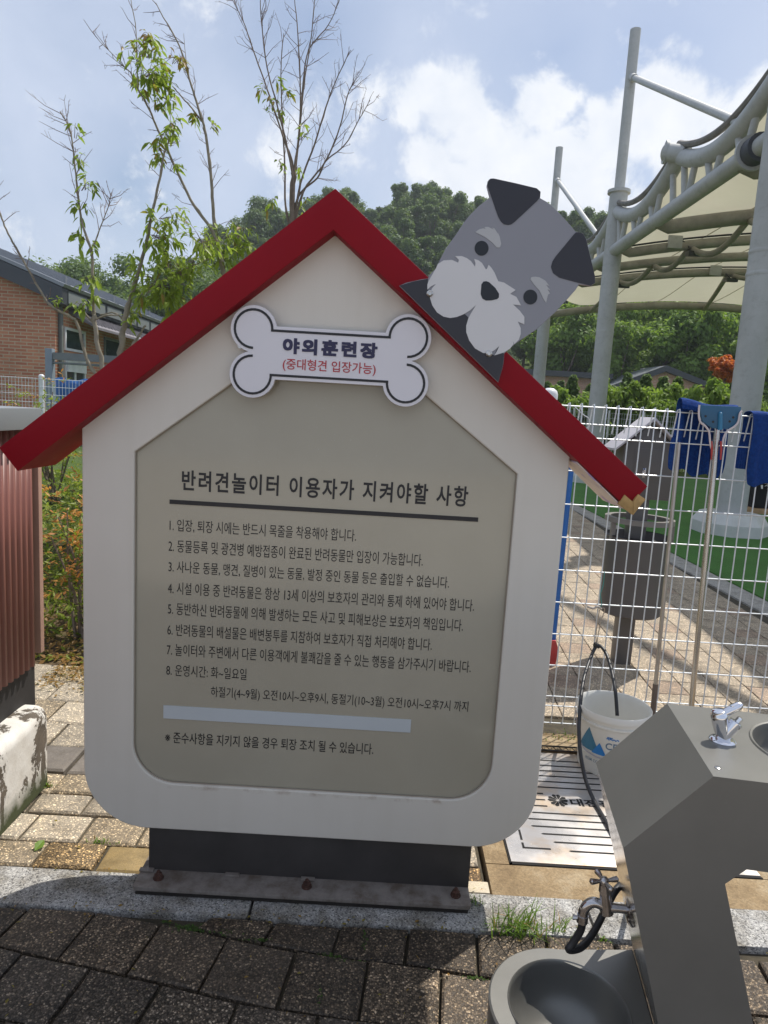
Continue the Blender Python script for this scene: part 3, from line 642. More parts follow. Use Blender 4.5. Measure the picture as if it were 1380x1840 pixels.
# long black hose: hangs by a wire from the mesh, one end in the bucket, the other on the tap
def FV(px, py, v): return onP(px, py, FP(0, v, .5), DY)
hz_ = [at(1109, 1286, 2.88), at(1106, 1245, 2.92), at(1099, 1205, 3.02), at(1088, 1172, 3.12), at(1074, 1160, 3.165), at(1062, 1180, 3.13), at(1048, 1225, 2.97), at(1041, 1290, 2.80), at(1042, 1345, 2.70), at(1052, 1400, 2.62), G(1068, 1440, .016), G(1090, 1478, .014), G(1107, 1508, .014)]
tail = [G(1140, 1572, .014), FV(1150, 1600, .44), FV(1128, 1585, .37), FV(1108, 1598, .31), FV(1090, 1630, .27), FV(1066, 1676, .215), FV(1044, 1702, .175), FT(1022, 1706), FT(1031, 1692), FT(1044, 1670), FT(1047, 1648)]
mb = MB(); mb.tube(smooth_path(hz_+tail, 7), .0080, 12)
ho = mb.build('hose', M_hose, None, 60); tag(ho, 'long black rubber hose hung from the mesh fence, running from the bucket to the tap', 'hose')
cl0 = FT(1046.5, 1650); mb = MB(); mb.tube([cl0+up*.008, cl0-up*.008], .0118, 16); mb.tube([cl0-DX*.010, cl0-DX*.02], [.004, .006], 8); mb.build('hose_clamp', M_dchrome, ho)
mb = MB(); kp = at(1072, 1160, 3.165); mb.tube([kp+Vector((-.012, 0, .006)), kp+Vector((.014, 0, -.004))], .0115, 10); mb.tube([kp+Vector((-.006, -.012, .012)), kp+Vector((-.018, -.02, .016))], .003, 6); mb.build('hose_tie', M_ink, ho)
mb = MB()
mb.tube(smooth_path([kp, at(1071, 1140, 3.18), at(1075, 1110, 3.185), at(1078, 1096, 3.19), at(1086, 1093, 3.19), at(1085, 1102, 3.19), at(1080, 1115, 3.185), at(1075, 1140, 3.18), kp], 5), .0022, 6)
wr_ = mb.build('wire_hook', pm('twisted_wire', (.45, .38, .30), .5, .6), None); tag(wr_, 'rusty bent wire hook tied to the mesh fence, holding the hose', 'wire hook')
mb = MB(); mb.tube(smooth_path([at(1055, 1090, 3.19), at(1066, 1093, 3.185), at(1074, 1090, 3.185), at(1080, 1094, 3.19)], 4), [.006]*13, 7); tw = mb.build('tape_wrap', pm('dirty_tape', (.42, .38, .34), .8, 0, .3, 80), wr_)
mb = MB(); mb.tube(smooth_path([at(1086, 1027, 3.19), at(1084, 1050, 3.188), at(1079, 1068, 3.188), at(1081, 1085, 3.188), at(1078, 1092, 3.19)], 4), .002, 5); co = mb.build('cord', pm('teal_cord', (.04, .26, .24), .7), None); tag(co, 'short teal cord tied to the mesh wires above the hose', 'cord')
# ================================================================== DRAIN, BUCKET
t = NT('wet_stainless_plate'); f = t.noise(5, 7, .6); sp_ = t.noise(2.6, 5, .6)
cc = t.mix(t.ramp(f, [(.48, (0, 0, 0)), (.66, (.8, .8, .8))]), (.52, .49, .46), (.50, .36, .22))
M_grate = t.done(t.bsdf(cc, t.ramp(sp_, [(.4, (.22,)*3), (.6, (.5,)*3)]), .55))
M_slot = pm('slot_dark', (.012, .011, .01), .9)
gr_ = thing('drain_cover', 'rust stained steel drain cover with slots, a star emblem and cut-out Korean letters', 'drain cover', (.85, 2.55, 0))
mb = MB(); mb.box((.503, 2.158, -.004), (1.355, 2.945, .004)); mb.build('cover_plate', M_grate, gr_, 30, .0012)
mb = MB(); ZG = .0046
def crop8(x, y): return G(900+x/4.6, 1220+y/4.6, .004)
def slot(x0, x1, y, hw=.0046): mb.add([(x0, y-hw, ZG), (x1, y-hw, ZG), (x1, y+hw, ZG), (x0, y+hw, ZG)], [(0, 1, 2, 3)])
for (px, py, start) in ((480, 680, .60), (480, 723, .60), (480, 765, .60), (480, 808, .60), (480, 854, .60), (480, 902, .60)):
    slot(start, 1.30, crop8(px, py).y)
for px, py in ((348, 948), (366, 1000), (384, 1052)): q = crop8(px, py); slot(.58, q.x, q.y); slot(1.10, 1.28, q.y)
for px, py in ((268, 1103), (237, 1155), (265, 1215), (350, 1280), (450, 1350), (580, 1425)):
    q = crop8(px, py); slot(q.x, 1.30, q.y); mb.add([(q.x, q.y-.0046, ZG), (q.x, q.y+.0046, ZG), (q.x-.008, q.y, ZG)], [(0, 1, 2)])
for a_, b_ in (((150, 1245), (172, 1330)), ((177, 1352), (188, 1392))):
    p, q = crop8(*a_), crop8(*b_); mb.add([(p.x-.004, p.y, ZG), (p.x+.004, p.y, ZG), (q.x+.004, q.y, ZG), (q.x-.004, q.y, ZG)], [(0, 1, 2, 3)])
q = crop8(188, 1394); slot(q.x-.004, crop8(415, 1412).x, q.y)
mb.build('slot_cuts', M_slot, gr_, 0)
# emblem of five petals and the lettering
mb = MB(); ec = crop8(472, 1005); er = .036
for k in range(5):
    q = R(90)+k*2*math.pi/5
    for s in (-1, 1):
        def pp(r, da): return (ec.x+r*er*math.cos(q+s*da), ec.y+r*er*1.1*math.sin(q+s*da), ZG)
        vs_ = [pp(.12, .2), pp(1.0, .03), pp(1.15, .28), pp(.96, .54), pp(.5, .60)]
        mb.add(vs_ if s > 0 else vs_[::-1], [tuple(range(5))])
mb.build('emblem', M_slot, gr_, 0)
mb = MB(); a_ = crop8(588, 1050); b_ = crop8(588, 995); e_ = crop8(800, 1025)
text_into(mb, "대전광역시", lambda x, z: (x, z, ZG), a_.x, a_.x+(e_.x-a_.x)*2.55, a_.y, b_.y+.004, .03, 1.0); mb.build('cut_lettering', M_slot, gr_, 0)
mb = MB(); q = crop8(45, 1320); q2 = crop8(85, 1500); mb.box((.497, 2.15, -.05), (.506, 2.96, -.0005)); mb.box((.497, 2.150, -.05), (1.36, 2.157, -.0005)); mb.build('gap_frame', M_slot, gr_)
mb = MB(); yb = 2.965
mb.tube([(.55, 2.955, .012), (1.3, 2.955, .012)], .004, 6); mb.tube([(.55, 2.995, .012), (1.3, 2.995, .012)], .004, 6)
for k in range(26):
    x = .56+k*.029; mb.tube([(x, 2.955, .012), (x+.014, 2.995, .012), (x+.029, 2.955, .012)], .002, 5)
o = mb.build('wire_truss', pm('dark_wire', (.03, .025, .02), .6, .4), gr_)
t = NT('translucent_bucket_plastic'); 
M_bucket = pm('bucket_plastic', (.70, .685, .63), .4, 0, .05, 8)
bk_ = thing('plastic_bucket', 'dirty white plastic bucket with blue peaks print standing on the drain cover', 'bucket', (1.055, 2.87, .004))
X = Matrix.Translation((1.055, 2.87, .004)) @ Matrix.Scale(1.06, 4)
mb = MB()
mb.lathe([(0, .004), (.118, .004), (.121, .0), (.124, .004), (.140, .20), (.144, .21), (.1475, .212), (.1475, .218), (.142, .220), (.1425, .236), (.1485, .238), (.1485, .262), (.146, .265), (.143, .262), (.140, .24), (.1215, .012), (0, .012)], X, 64)
mb.build('pail', M_bucket, bk_, 40)
def bks(ang, z, e=.0007):
    r = (.124+(z-.004)/.196*.016)*1.06+e; return Vector((1.055+r*math.sin(ang), 2.87-r*math.cos(ang), .004+z*1.06))
# angle 0 faces the camera (-Y); positive to the right
def wrap(mb, pts):  mb.add([bks(x, z) for x, z in pts], [tuple(range(len(pts)))])
M_pblue = pm('print_blue', (.02, .19, .50), .4); M_pteal = pm('print_teal', (.035, .17, .27), .4); M_pgrey = pm('print_slate', (.12, .19, .27), .5); M_band = pm('print_mauve', (.36, .33, .36), .5)
def peak(mb, aL, aR, aT, z0, z1, e, n=8):
    for k in range(n):
        s0, s1 = k/n, (k+1)/n; z0_, z1_ = z0+(z1-z0)*s0, z0+(z1-z0)*s1; f = lambda a, s_: a+(aT-a)*s_
        for m_ in range(4):
            u0, u1 = m_/4, (m_+1)/4; g = lambda u, s_: f(aL, s_)*(1-u)+f(aR, s_)*u
            mb.add([bks(g(u0, s0), z0_, e), bks(g(u1, s0), z0_, e), bks(g(u1, s1), z1_, e), bks(g(u0, s1), z1_, e)], [(0, 1, 2, 3)])
mb = MB(); peak(mb, -1.42, -.62, -1.0, .098, .196, .0008); mb.build('tall_peak_print', M_pteal, bk_, 0)
mb = MB(); peak(mb, -.88, -.42, -.64, .094, .146, .0013); mb.build('small_peak_print', M_pblue, bk_, 0)
mb = MB()
def btext(s, a0, a1, z0, z1, bo): text_into(mb, s, lambda x, z: bks(x, z), a0, a1, z0, z1, bo, 1.05)
btext("CERAFIX", -.47, .66, .126, .156, .022); btext("POWER", -.33, .12, .084, .100, .02); btext("ROM CO.,LTD", -1.10, -.38, .052, .066, .012)
btext("HIGH PERFORMANCE", .02, .36, .122, .126, .004) if False else None
mb.build('print_lettering', M_pgrey, bk_, 0)
mb = MB(); mb.tube([bks(-.2, .185), bks(.06, .190)], .0012, 4) if False else None
def wavy(a0, a1, z): return [bks(a0+(a1-a0)*k/12, z+.003*math.sin(k*1.9)) for k in range(13)]
mb.tube(wavy(-.46, -.12, .172), .0022, 5); mb.tube(wavy(-.44, -.30, .178), .0018, 5); mb.build('script_print', M_pblue, bk_)
mb = MB(); mb.tube(smooth_path([bks(-1.62, .225, .012), bks(-1.45, .15, .012), bks(-1.15, .10, .01), bks(-.8, .086, .007), bks(-.5, .084, .006), bks(-.1, .088, .007), bks(.5, .10, .01), bks(1.2, .17, .012), bks(1.62, .225, .012)], 5), .0022, 6); mb.build('bail_handle', M_band, bk_)
mb = MB(); mb.tube([bks(-.40, .0845, .006), bks(-.30, .085, .006)], .0035, 8); mb.build('bail_tip', M_ink, bk_)
# ================================================================== MESH FENCE AND WHAT HANGS ON IT
t = NT('galvanised_white'); M_wire = pm('white_wire', (.66, .69, .71), .3, .1, .08, 20, coat=.3)
fe = thing('mesh_fence', 'white welded wire mesh fence with rolled top beside the drinking fountain', 'fence', (1.7, 3.2, 0))
mb = MB(); FY = 3.2; XA, XB = .70, 2.85
n = int((XB-XA)/.056)
for k in range(n+1):
    x = XA+.009+k*.056; j = random.uniform(-.003, .003)
    mb.tube([(x, FY, .025), (x+j, FY, 1.40), (x, FY-.002, 1.565), (x+.001, FY+.008, 1.579), (x-.002, FY+.022, 1.575), (x-.006, FY+.045, 1.45+random.uniform(-.006, .006))], .0031, 6)
for z in (1.4875, 1.425)+tuple(1.27-.157*k for k in range(8))+(.122, .034):
    mb.tube([(XA, FY-.0045, z), (XB, FY-.0045, z)], .0031, 6)
mb.tube([(XA, FY+.012, 1.566), (XB, FY+.012, 1.566)], .0034, 6)
mb.tube([(XA, FY+.047, 1.487), (XB, FY+.047, 1.487)], .0031, 6)
mb.build('mesh_panel', M_wire, fe, 60)
M_post = pm('white_post_paint', (.70, .71, .71), .35, 0, .06, 6, coat=.3)
def fpost(x, y, z0, h, r, par):
    mb = MB(); mb.lathe([(r, 0), (r, h-.05), (r, h-.045), (r*1.1, h-.045), (r*1.1, h-.02), (r*.95, h-.005), (r*.5, h+.006), (0, h+.008)], Matrix.Translation((x, y, z0)), 20); return mb.build('fence_post', M_post, par, 40)
p = at(989, 705, 3.23); fpost(p.x, 3.24, 0, 1.635, .034, fe); fpost(2.86, 3.24, 0, 1.635, .034, fe)
mb = MB()
for dx in (-.03, .0): mb.tube(smooth_path([at(1043, 730, 3.19)+Vector((dx, 0, 0)), at(1048, 745, 3.185), at(1058, 752, 3.185), at(1058, 765, 3.19), at(1050, 773, 3.19)], 4), .002, 5)
mb.build('tie_wire', M_wire, fe)
M_tow = None
t = NT('blue_towel'); f = t.noise(90, 4, .6); wv = t.n('ShaderNodeTexWave'); t.inp(wv, 'Scale', 60.); t.l(t.tc.outputs['Object'], wv.inputs['Vector'])
M_tow = t.done(t.bsdf(t.ramp(f, [(.3, (.005, .03, .155)), (.7, (.010, .058, .25))]), .85, bump=t.mth('ADD', f, t.mth('MULTIPLY', wv.outputs['Fac'], .5)), bstr=.8, bdist=.004, spec=.2))
M_tow2 = pm('navy_towel', (.012, .028, .16), .85, 0, .3, 30, .7, 120, .2)
def drape(name, label, xl, xr, zt, yfront, front_len, back_len, mats, wob=.006, cap=.0, tilt=0.):
    nx, mb = 34, MB(); path = []
    fl_, bl_ = front_len, back_len
    for k in range(14): path.append((-1, fl_*(1-k/14)))
    for k in range(7): path.append((k/6*2-1, 0))
    for k in range(14): path.append((1, bl_*(k+1)/14))
    vs = []
    for i, (s, dn) in enumerate(path):
        for j in range(nx+1):
            u = j/nx; ph = 5.2*u+.7*math.sin(9*u)
            y = FY+.02+s*(yfront+ (.028 if s > 0 else .014)*math.sin(ph*3.1+1.2*s+2*dn)*min(1, dn*6)) + wob*math.sin(ph*5)*min(1, dn*4)
            z = zt-dn+(.012+cap)*math.sqrt(max(0, 1-s*s))*(1 if dn == 0 else 0)+.007*math.sin(u*7+1)+tilt*(u-.5) - .012*math.sin(u*17)*(dn > .9*max(fl_, bl_))
            x = xl+(xr-xl)*(u+(.5-u)*.10*min(1, dn*3))+.006*math.sin(dn*19+u*3)*(dn > 0)
            vs.append((x, y, z))
    m = nx+1; fs = [(i*m+j, i*m+j+1, (i+1)*m+j+1, (i+1)*m+j) for i in range(len(path)-1) for j in range(nx)]
    mb.add(vs, fs); o = mb.build(name, mats, None, 60)
    md = o.modifiers.new('thickness', 'SOLIDIFY'); md.thickness = .004; md2 = o.modifiers.new('soft', 'SUBSURF'); md2.levels = md2.render_levels = 1
    tag(o, label, 'towel', 'blue towels drying on the mesh fence'); return o
drape('towel', 'dark blue towel folded over the mesh fence behind the window squeegee', 1.325, 1.590, 1.585, .034, .02, .30, M_tow, .006, .02, -.02)
drape('towel', 'bright blue towel draped over the front of the mesh fence right of the squeegee', 1.645, 2.02, 1.578, .045, .325, .26, M_tow, .004, .0, .01)
# squeegee on its stainless pole
sq_ = thing('squeegee', 'blue window squeegee on a shiny steel pole leaning on the mesh fence', 'squeegee', at(1243, 1268, 3.15))
t_ = at(1289, 772, 3.145); b_ = at(1242, 1272, 3.10); bb_ = b_+(b_-t_).normalized()*.17
mb = MB(); mb.tube([bb_, t_], .0125, 16); mb.build('pole', M_stain, sq_, 60)
def sqp(x, y, Y=3.135): return at(1180+x/6.9, 700+y/6.9, Y)
mb = MB(); mb.prism([sqp(x, y) for x, y in ((540, 190), (1050, 215), (1040, 290), (985, 440), (880, 490), (690, 480), (575, 400), (545, 290))], (0, .014, 0)); hd = mb.build('head', pm('squeegee_blue', (.02, .11, .21), .4, 0, .1), sq_, 30, .002, True)
mb = MB()
for (x, y) in ((607, 330), (950, 345), (905, 395), (700, 400)):
    c = sqp(x, y, 3.1335); mb.lathe([(.0055, 0), (0, 0)], Matrix.Translation(c) @ Matrix.Rotation(R(90), 4, 'X'), 12)
mb.build('hole', M_ink, hd)
mb = MB(); mb.tube([sqp(785, 500, 3.134), sqp(790, 290, 3.132), sqp(792, 275, 3.135)], [.0105, .0095, .004], 12); mb.build('socket', pm('socket_blue', (.03, .20, .36), .35), sq_)
mb = MB()
for L_ in ([(530, 190), (522, 300), (540, 400), (600, 450), (650, 530), (665, 680), (690, 760)], [(1060, 265), (1030, 300), (1010, 400), (960, 460), (870, 520), (830, 600), (815, 690)]):
    mb.tube(smooth_path([sqp(x, y, 3.128) for x, y in L_], 4), .0045, 8)
mb.build('wire_arm', pm('pale_pink_plastic', (.62, .55, .54), .5), sq_)
mb = MB()
for x in (685, 800): mb.tube([sqp(x-5, 640, 3.127), sqp(x, 740, 3.125), sqp(x-8, 870, 3.127)], [.004, .0055, .003], 8)
mb.build('clip', pm('red_clip_plastic', (.45, .05, .04), .45), sq_)
mb = MB(); q = sqp(745, 560, 3.14); d_ = (b_-t_).normalized()
for k in range(4): mb.tube([q+d_*(.006*k), q+d_*(.006*k+.003)], .0145, 14)
mb.build('collar', M_stain, sq_)
# thinner second pole
t2, b2 = at(1220, 795, 3.17), at(1174, 1270, 3.12); b2b = b2+(b2-t2).normalized()*.16
po = thing('steel_pole', 'thin dull steel pole with dark lower end leaning left of the squeegee', 'pole', b2b)
mb = MB(); mb.tube([t2, b2-(b2-t2)*.09], .0095, 14); mb.build('tube', pm('dull_steel', (.46, .43, .40), .32, .9, .15, 12), po); mb = MB(); mb.tube([b2-(b2-t2)*.09, b2b], .0125, 14); mb.build('ferrule', pm('dark_ferrule', (.16, .13, .115), .5, .6), po)
# long-handled dustpan standing on the paving behind the mesh
YQ = 4.12; t3, b3 = at(1027, 838, YQ+.03), at(993, 1160, YQ)
br_ = thing('dustpan', 'blue long-handled dustpan with red scoop standing behind the mesh fence', 'dustpan', (b3.x, b3.y, 0))
mb = MB(); mb.tube([t3, b3], .0155, 14); mb.build('handle', pm('blue_handle', (.02, .13, .42), .35), br_)
mb = MB(); hx_ = b3.x+.018
mb.prism([(hx_-.30, YQ-.04, .004), (hx_, YQ-.04, .004), (hx_+.012, YQ-.04, .10), (hx_-.01, YQ-.04, .16), (hx_-.30, YQ-.04, .16)], (0, .012, 0)); mb.prism([(hx_-.30, YQ+.08, .004), (hx_, YQ+.08, .004), (hx_+.012, YQ+.08, .10), (hx_-.01, YQ+.08, .16), (hx_-.30, YQ+.08, .16)], (0, .012, 0))
mb.box((hx_-.30, YQ-.028, .004), (hx_-.006, YQ+.08, .012)); mb.box((hx_-.02, YQ-.028, .012), (hx_-.006, YQ+.08, .155)); mb.build('scoop', pm('red_plastic', (.50, .05, .045), .45), br_, 30, .002, True)
# ================================================================== DOG-WASTE BIN
M_bin = pm('bin_grey', (.10, .092, .088), .45, 0, .06, 3, .05); M_bint = pm('bin_roof', (.42, .40, .42), .5, 0, .05, 4)
bx_, by_ = G(1115, 1190).x, 4.22
bn_ = thing('waste_bin', 'dark grey post with house-shaped bag dispenser above a round dog waste bin', 'waste bin', (bx_, by_, 0))
mb = MB(); mb.box((bx_-.05, by_-.05, 0), (bx_+.05, by_+.05, 1.12)); mb.build('post', M_bin, bn_, 30, .006)
def bp(px, py, dy=0): return at(px, py, by_+dy)
mb = MB(); lx, rx = bx_-.150, bx_+.152; zl, zr, zt, zb = 1.37, 1.37, 1.525, 1.055
mb.prism([(x, by_-.085, z) for x, z in ((lx, zb), (rx, zb), (rx, zr), (bx_, zt-.012), (lx, zl))], (0, .17, 0)); ds = mb.build('dispenser', M_bin, bn_, 30, .004, True)
mb = MB(); mb.box((bx_-.085, by_-.088, 1.17), (bx_+.07, by_-.084, 1.36)); mb.build('door', M_bin, ds, 30, .002); 
mb = MB(); mb.box((bx_-.028, by_-.091, 1.185), (bx_-.008, by_-.0865, 1.245)); mb.lathe([(.008, 0), (.006, .006), (0, .006)], Matrix.Translation((bx_-.018, by_-.091, 1.23)) @ Matrix.Rotation(R(90), 4, 'X'), 12); mb.build('lock', M_dchrome, ds, 30, .002)
mb = MB(); s_ = (zt-1.345)/.2
mb.prism([(x, by_-.125, z) for x, z in ((bx_, zt+.004), (bx_-.215, 1.338), (bx_-.215, 1.352), (bx_, zt+.022), (bx_+.205, 1.352), (bx_+.205, 1.338))], (0, .25, 0)); mb.build('roof', M_bint, bn_, 20, .002, True)
X = Matrix.Translation((bx_+.02, by_, 0))
mb = MB(); mb.lathe([(0, .33), (.175, .33), (.185, .34), (.195, .815), (.2, .82), (.193, .822), (.188, .81), (.178, .36), (0, .36)], X, 48); mb.build('drum', M_bin, bn_, 40)
mb = MB(); mb.lathe([(.17, .905), (.205, .905), (.205, .935), (.17, .935), (.17, .905)], X, 48)
for q in (R(200), R(340), R(90)): c = Vector((bx_+.02+.19*math.cos(q), by_+.19*math.sin(q), 0)); mb.box((c.x-.014, c.y-.01, .80), (c.x+.014, c.y+.01, .915))
mb.build('collar_ring', pm('bin_collar', (.20, .185, .17), .45), bn_, 30)
mb = MB(); mb.lathe([(.19, .0), (.2, .006), (.188, .012)], Matrix.Translation((bx_+.02, by_, .815)), 40); mb.build('liner_edge', M_ink, bn_)
# ================================================================== KIOSK + WALL (left)
t = NT('peeling_white_concrete'); f = t.noise(4.2, 10, .72, .4); f2 = t.noise(14, 6, .6); pz = t.n('ShaderNodeSeparateXYZ'); t.l(t.tc.outputs['Object'], pz.inputs[0])
pe = t.ramp(f, [(.548, (0, 0, 0)), (.562, (1, 1, 1))])
cc = t.mix(pe, t.ramp(f2, [(.3, (.50, .465, .41)), (.7, (.64, .62, .58))]), t.ramp(f2, [(.3, (.06, .048, .035)), (.7, (.135, .108, .08))]))
mo = t.mth('MULTIPLY', t.mth('SUBTRACT', t.mth('ADD', .02, t.mth('MULTIPLY', f2, .15)), pz.outputs[2]), 14., True)
cc = t.mix(mo, cc, (.045, .055, .018))
M_wall = t.done(t.bsdf(cc, .85, bump=t.mth('ADD', f2, t.mth('MULTIPLY', pe, -.8)), bstr=.6, bdist=.006))
kw = MB(); XW = -1.232; yE = onX(94, 1398, XW).y; zT = onX(86, 1262, XW-.02).z
# long low wall with a rounded top and end
ys_ = [1.2+.1*i for i in range(int((yE-.08-1.2)/.1)+1)]
yend = yE-.07
def wsec(y, inset):
    r = .035; o = []
    for (x, z) in [(XW-inset, 0), (XW-inset, zT-.04-inset*.3)]: o.append((x, z))
    for k in range(1, 6): q = R(90)*k/5; o.append((XW-inset-.04+.04*math.cos(q), zT-.04-inset*.3+.04*math.sin(q)))
    o += [(XW-.42+inset, zT-inset*.3), (XW-.42+inset, 0)]
    return [(x, y, z) for x, z in o]
secs = [wsec(1.2+ (yend-1.2)*i/10, 0) for i in range(11)]
for k in range(1, 7): q = R(90)*k/6; secs.append(wsec(yend+.07*math.sin(q), .03*(1-math.cos(q))))
m = len(secs[0]); kw.add([p for s in secs for p in s], [(i*m+j, i*m+j+1, (i+1)*m+j+1, (i+1)*m+j) for i in range(len(secs)-1) for j in range(m-1)]+[tuple(range((len(secs)-1)*m, len(secs)*m))])
o = kw.build('low_wall', M_wall, None, 50, fix=True); tag(o, 'white painted concrete low wall with peeling paint under the red-brown corrugated board', 'wall')
XK = -1.30
kk = thing('corrugated_board', 'red-brown corrugated metal board stand with a pale grey cap beside the sign', 'board stand', (XK-.1, 2.2, zT))
yk = onX(65, 1000, XK).y; zk0 = onX(62, 1197, XK).z; zk1 = onX(66, 800, XK).z
mb = MB(); pit = .038; pr_ = []
yy = 1.25
while yy < yk-.001:
    for dy, dx in ((0, 0), (.014, 0), (.019, -.012), (.033, -.012)): pr_.append((XK+dx, yy+dy))
    yy += pit
pr_ = [p for p in pr_ if p[1] < yk]
ztp = 1.42
mb.add([(x, y, zk0-.0) for x, y in pr_]+[(x, y, ztp) for x, y in pr_], [(i, i+1, i+1+len(pr_), i+len(pr_)) for i in range(len(pr_)-1)])
M_corr = pm('red_brown_metal', (.21, .082, .066), .45, 0, .08, 3); o = mb.build('corrugated_sheet', M_corr, kk, 20)
md = o.modifiers.new('thickness', 'SOLIDIFY'); md.thickness = .002
mb = MB(); mb.box((XK-.24, 1.25, zT-.25), (XK-.03, yk+.032, ztp)); mb.build('core', pm('gap_shade_black', (.02, .018, .018), .7), kk)  # near-black fill, painting the shade in the gap before the end post
mb = MB(); mb.box((XK-.23, 1.25, zT-.02), (XK-.035, yk-.002, zk0+.005)) ; mb.build('base_panel', pm('blue_grey_metal', (.20, .215, .235), .5, 0, .06), kk)
mb = MB(); mb.box((XK-.20, yk+.033, zk0+.03), (XK-.004, yk+.060, ztp)); mb.build('end_post', pm('pinkish_trim', (.36, .22, .17), .55), kk, 30, .002)
cz0 = onX(30, 773, XK+.05).z; cz1 = onX(30, 733, XK+.05).z; ye = onX(75, 755, XK+.05).y
mb = MB(); mb.box((XK-.42, 1.2, cz0), (XK+.05, ye, cz1)); mb.build('cap', pm('pale_cap_metal', (.20, .215, .23), .42, 0, .05, 3), kk, 30, .004)
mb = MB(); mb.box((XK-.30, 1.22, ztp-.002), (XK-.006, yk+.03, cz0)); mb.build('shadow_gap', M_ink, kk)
# ================================================================== CANOPY SHELTER
t = NT('weathered_white_steel'); f = t.noise(1.6, 8, .7); f2 = t.noise(9, 6, .7)
M_pipe = t.done(t.bsdf(t.mix(t.ramp(f2, [(.52, (0, 0, 0)), (.8, (.45, .45, .45))]), t.ramp(f, [(.35, (.36, .37, .36)), (.6, (.42, .43, .425))]), (.17, .165, .145)), .5, spec=.4))
M_pipe2 = pm('shade_toned_rust_steel', (.27, .255, .215), .55, 0, .25, 3)  # darker copy of the pipe steel, with under-roof shade put into its colour
t = NT('tensile_membrane'); f = t.noise(.6, 6, .6)
cm = t.ramp(f, [(.3, (.56, .53, .40)), (.7, (.62, .59, .46))])
b1 = t.bsdf(cm, .6, spec=.3); tr = t.n('ShaderNodeBsdfTranslucent'); t.l(cm, tr.inputs['Color'])
mx = t.n('ShaderNodeMixShader'); mx.inputs[0].default_value = .33; t.l(b1.outputs[0], mx.inputs[1]); t.l(tr.outputs[0], mx.inputs[2]); M_memb = t.done(mx)
cs_ = thing('canopy_shelter', 'large white steel canopy with arched ribs and cream fabric roof over the green turf', 'canopy', (9.3, 14, 0))
XC = 5.05; CY_ = [10.0, 17.1, 24.2]; XO = 17.0
def cpart(mb, name, m=M_pipe, **k): return mb.build(name, m, cs_, **k)
M_clamp = pm('clamp_grey', (.16, .15, .135), .7, 0, .3, 5); M_pl = pm('plinth_concrete', (.55, .55, .53), .8, 0, .1, 4, .3)
for i, cy in enumerate(CY_):
    for xx in (XC, XO):
        mb = MB(); mb.tube([(xx, cy, .0), (xx, cy, 6.85)], .205, 28); mb.lathe([(.205, 6.80), (.26, 6.80), (.26, 6.87), (.13, 6.87)], Matrix.Translation((xx, cy, 0)), 28)
        for zc in (3.65, 3.95): mb.lathe([(.207, zc-.03), (.216, zc), (.207, zc+.03)], Matrix.Translation((xx, cy, 0)), 28)
        cpart(mb, 'column', smooth=50)
        mb = MB(); mb.tube([(xx, cy, 6.86), (xx, cy, 10.32)], .118, 20); cpart(mb, 'mast', smooth=50)
        mb = MB(); a_ = Vector((xx, cy-.1, 9.28)); b_ = Vector((xx, cy-5.8, 6.12))
        mb.tube([a_, a_.lerp(b_, .035)], .085, 14); mb.tube([a_, b_], .066, 14); cpart(mb, 'stay_pipe', smooth=50)
        mb = MB(); mb.lathe([(.52, -.02), (.52, .17), (.42, .31), (0, .31)], Matrix.Translation((xx, cy, 0)) @ Matrix.Rotation(R(22.5), 4, 'Z'), 8); cpart(mb, 'plinth', M_pl, fix=True, smooth=0)
HALF = 3.55; YFRONT = 6.45
def top_z(u): return 6.42-.46*math.sin(math.pi*u)**.9
bays = [(YFRONT+HALF*k, YFRONT+HALF*(k+1)) for k in range(5)]
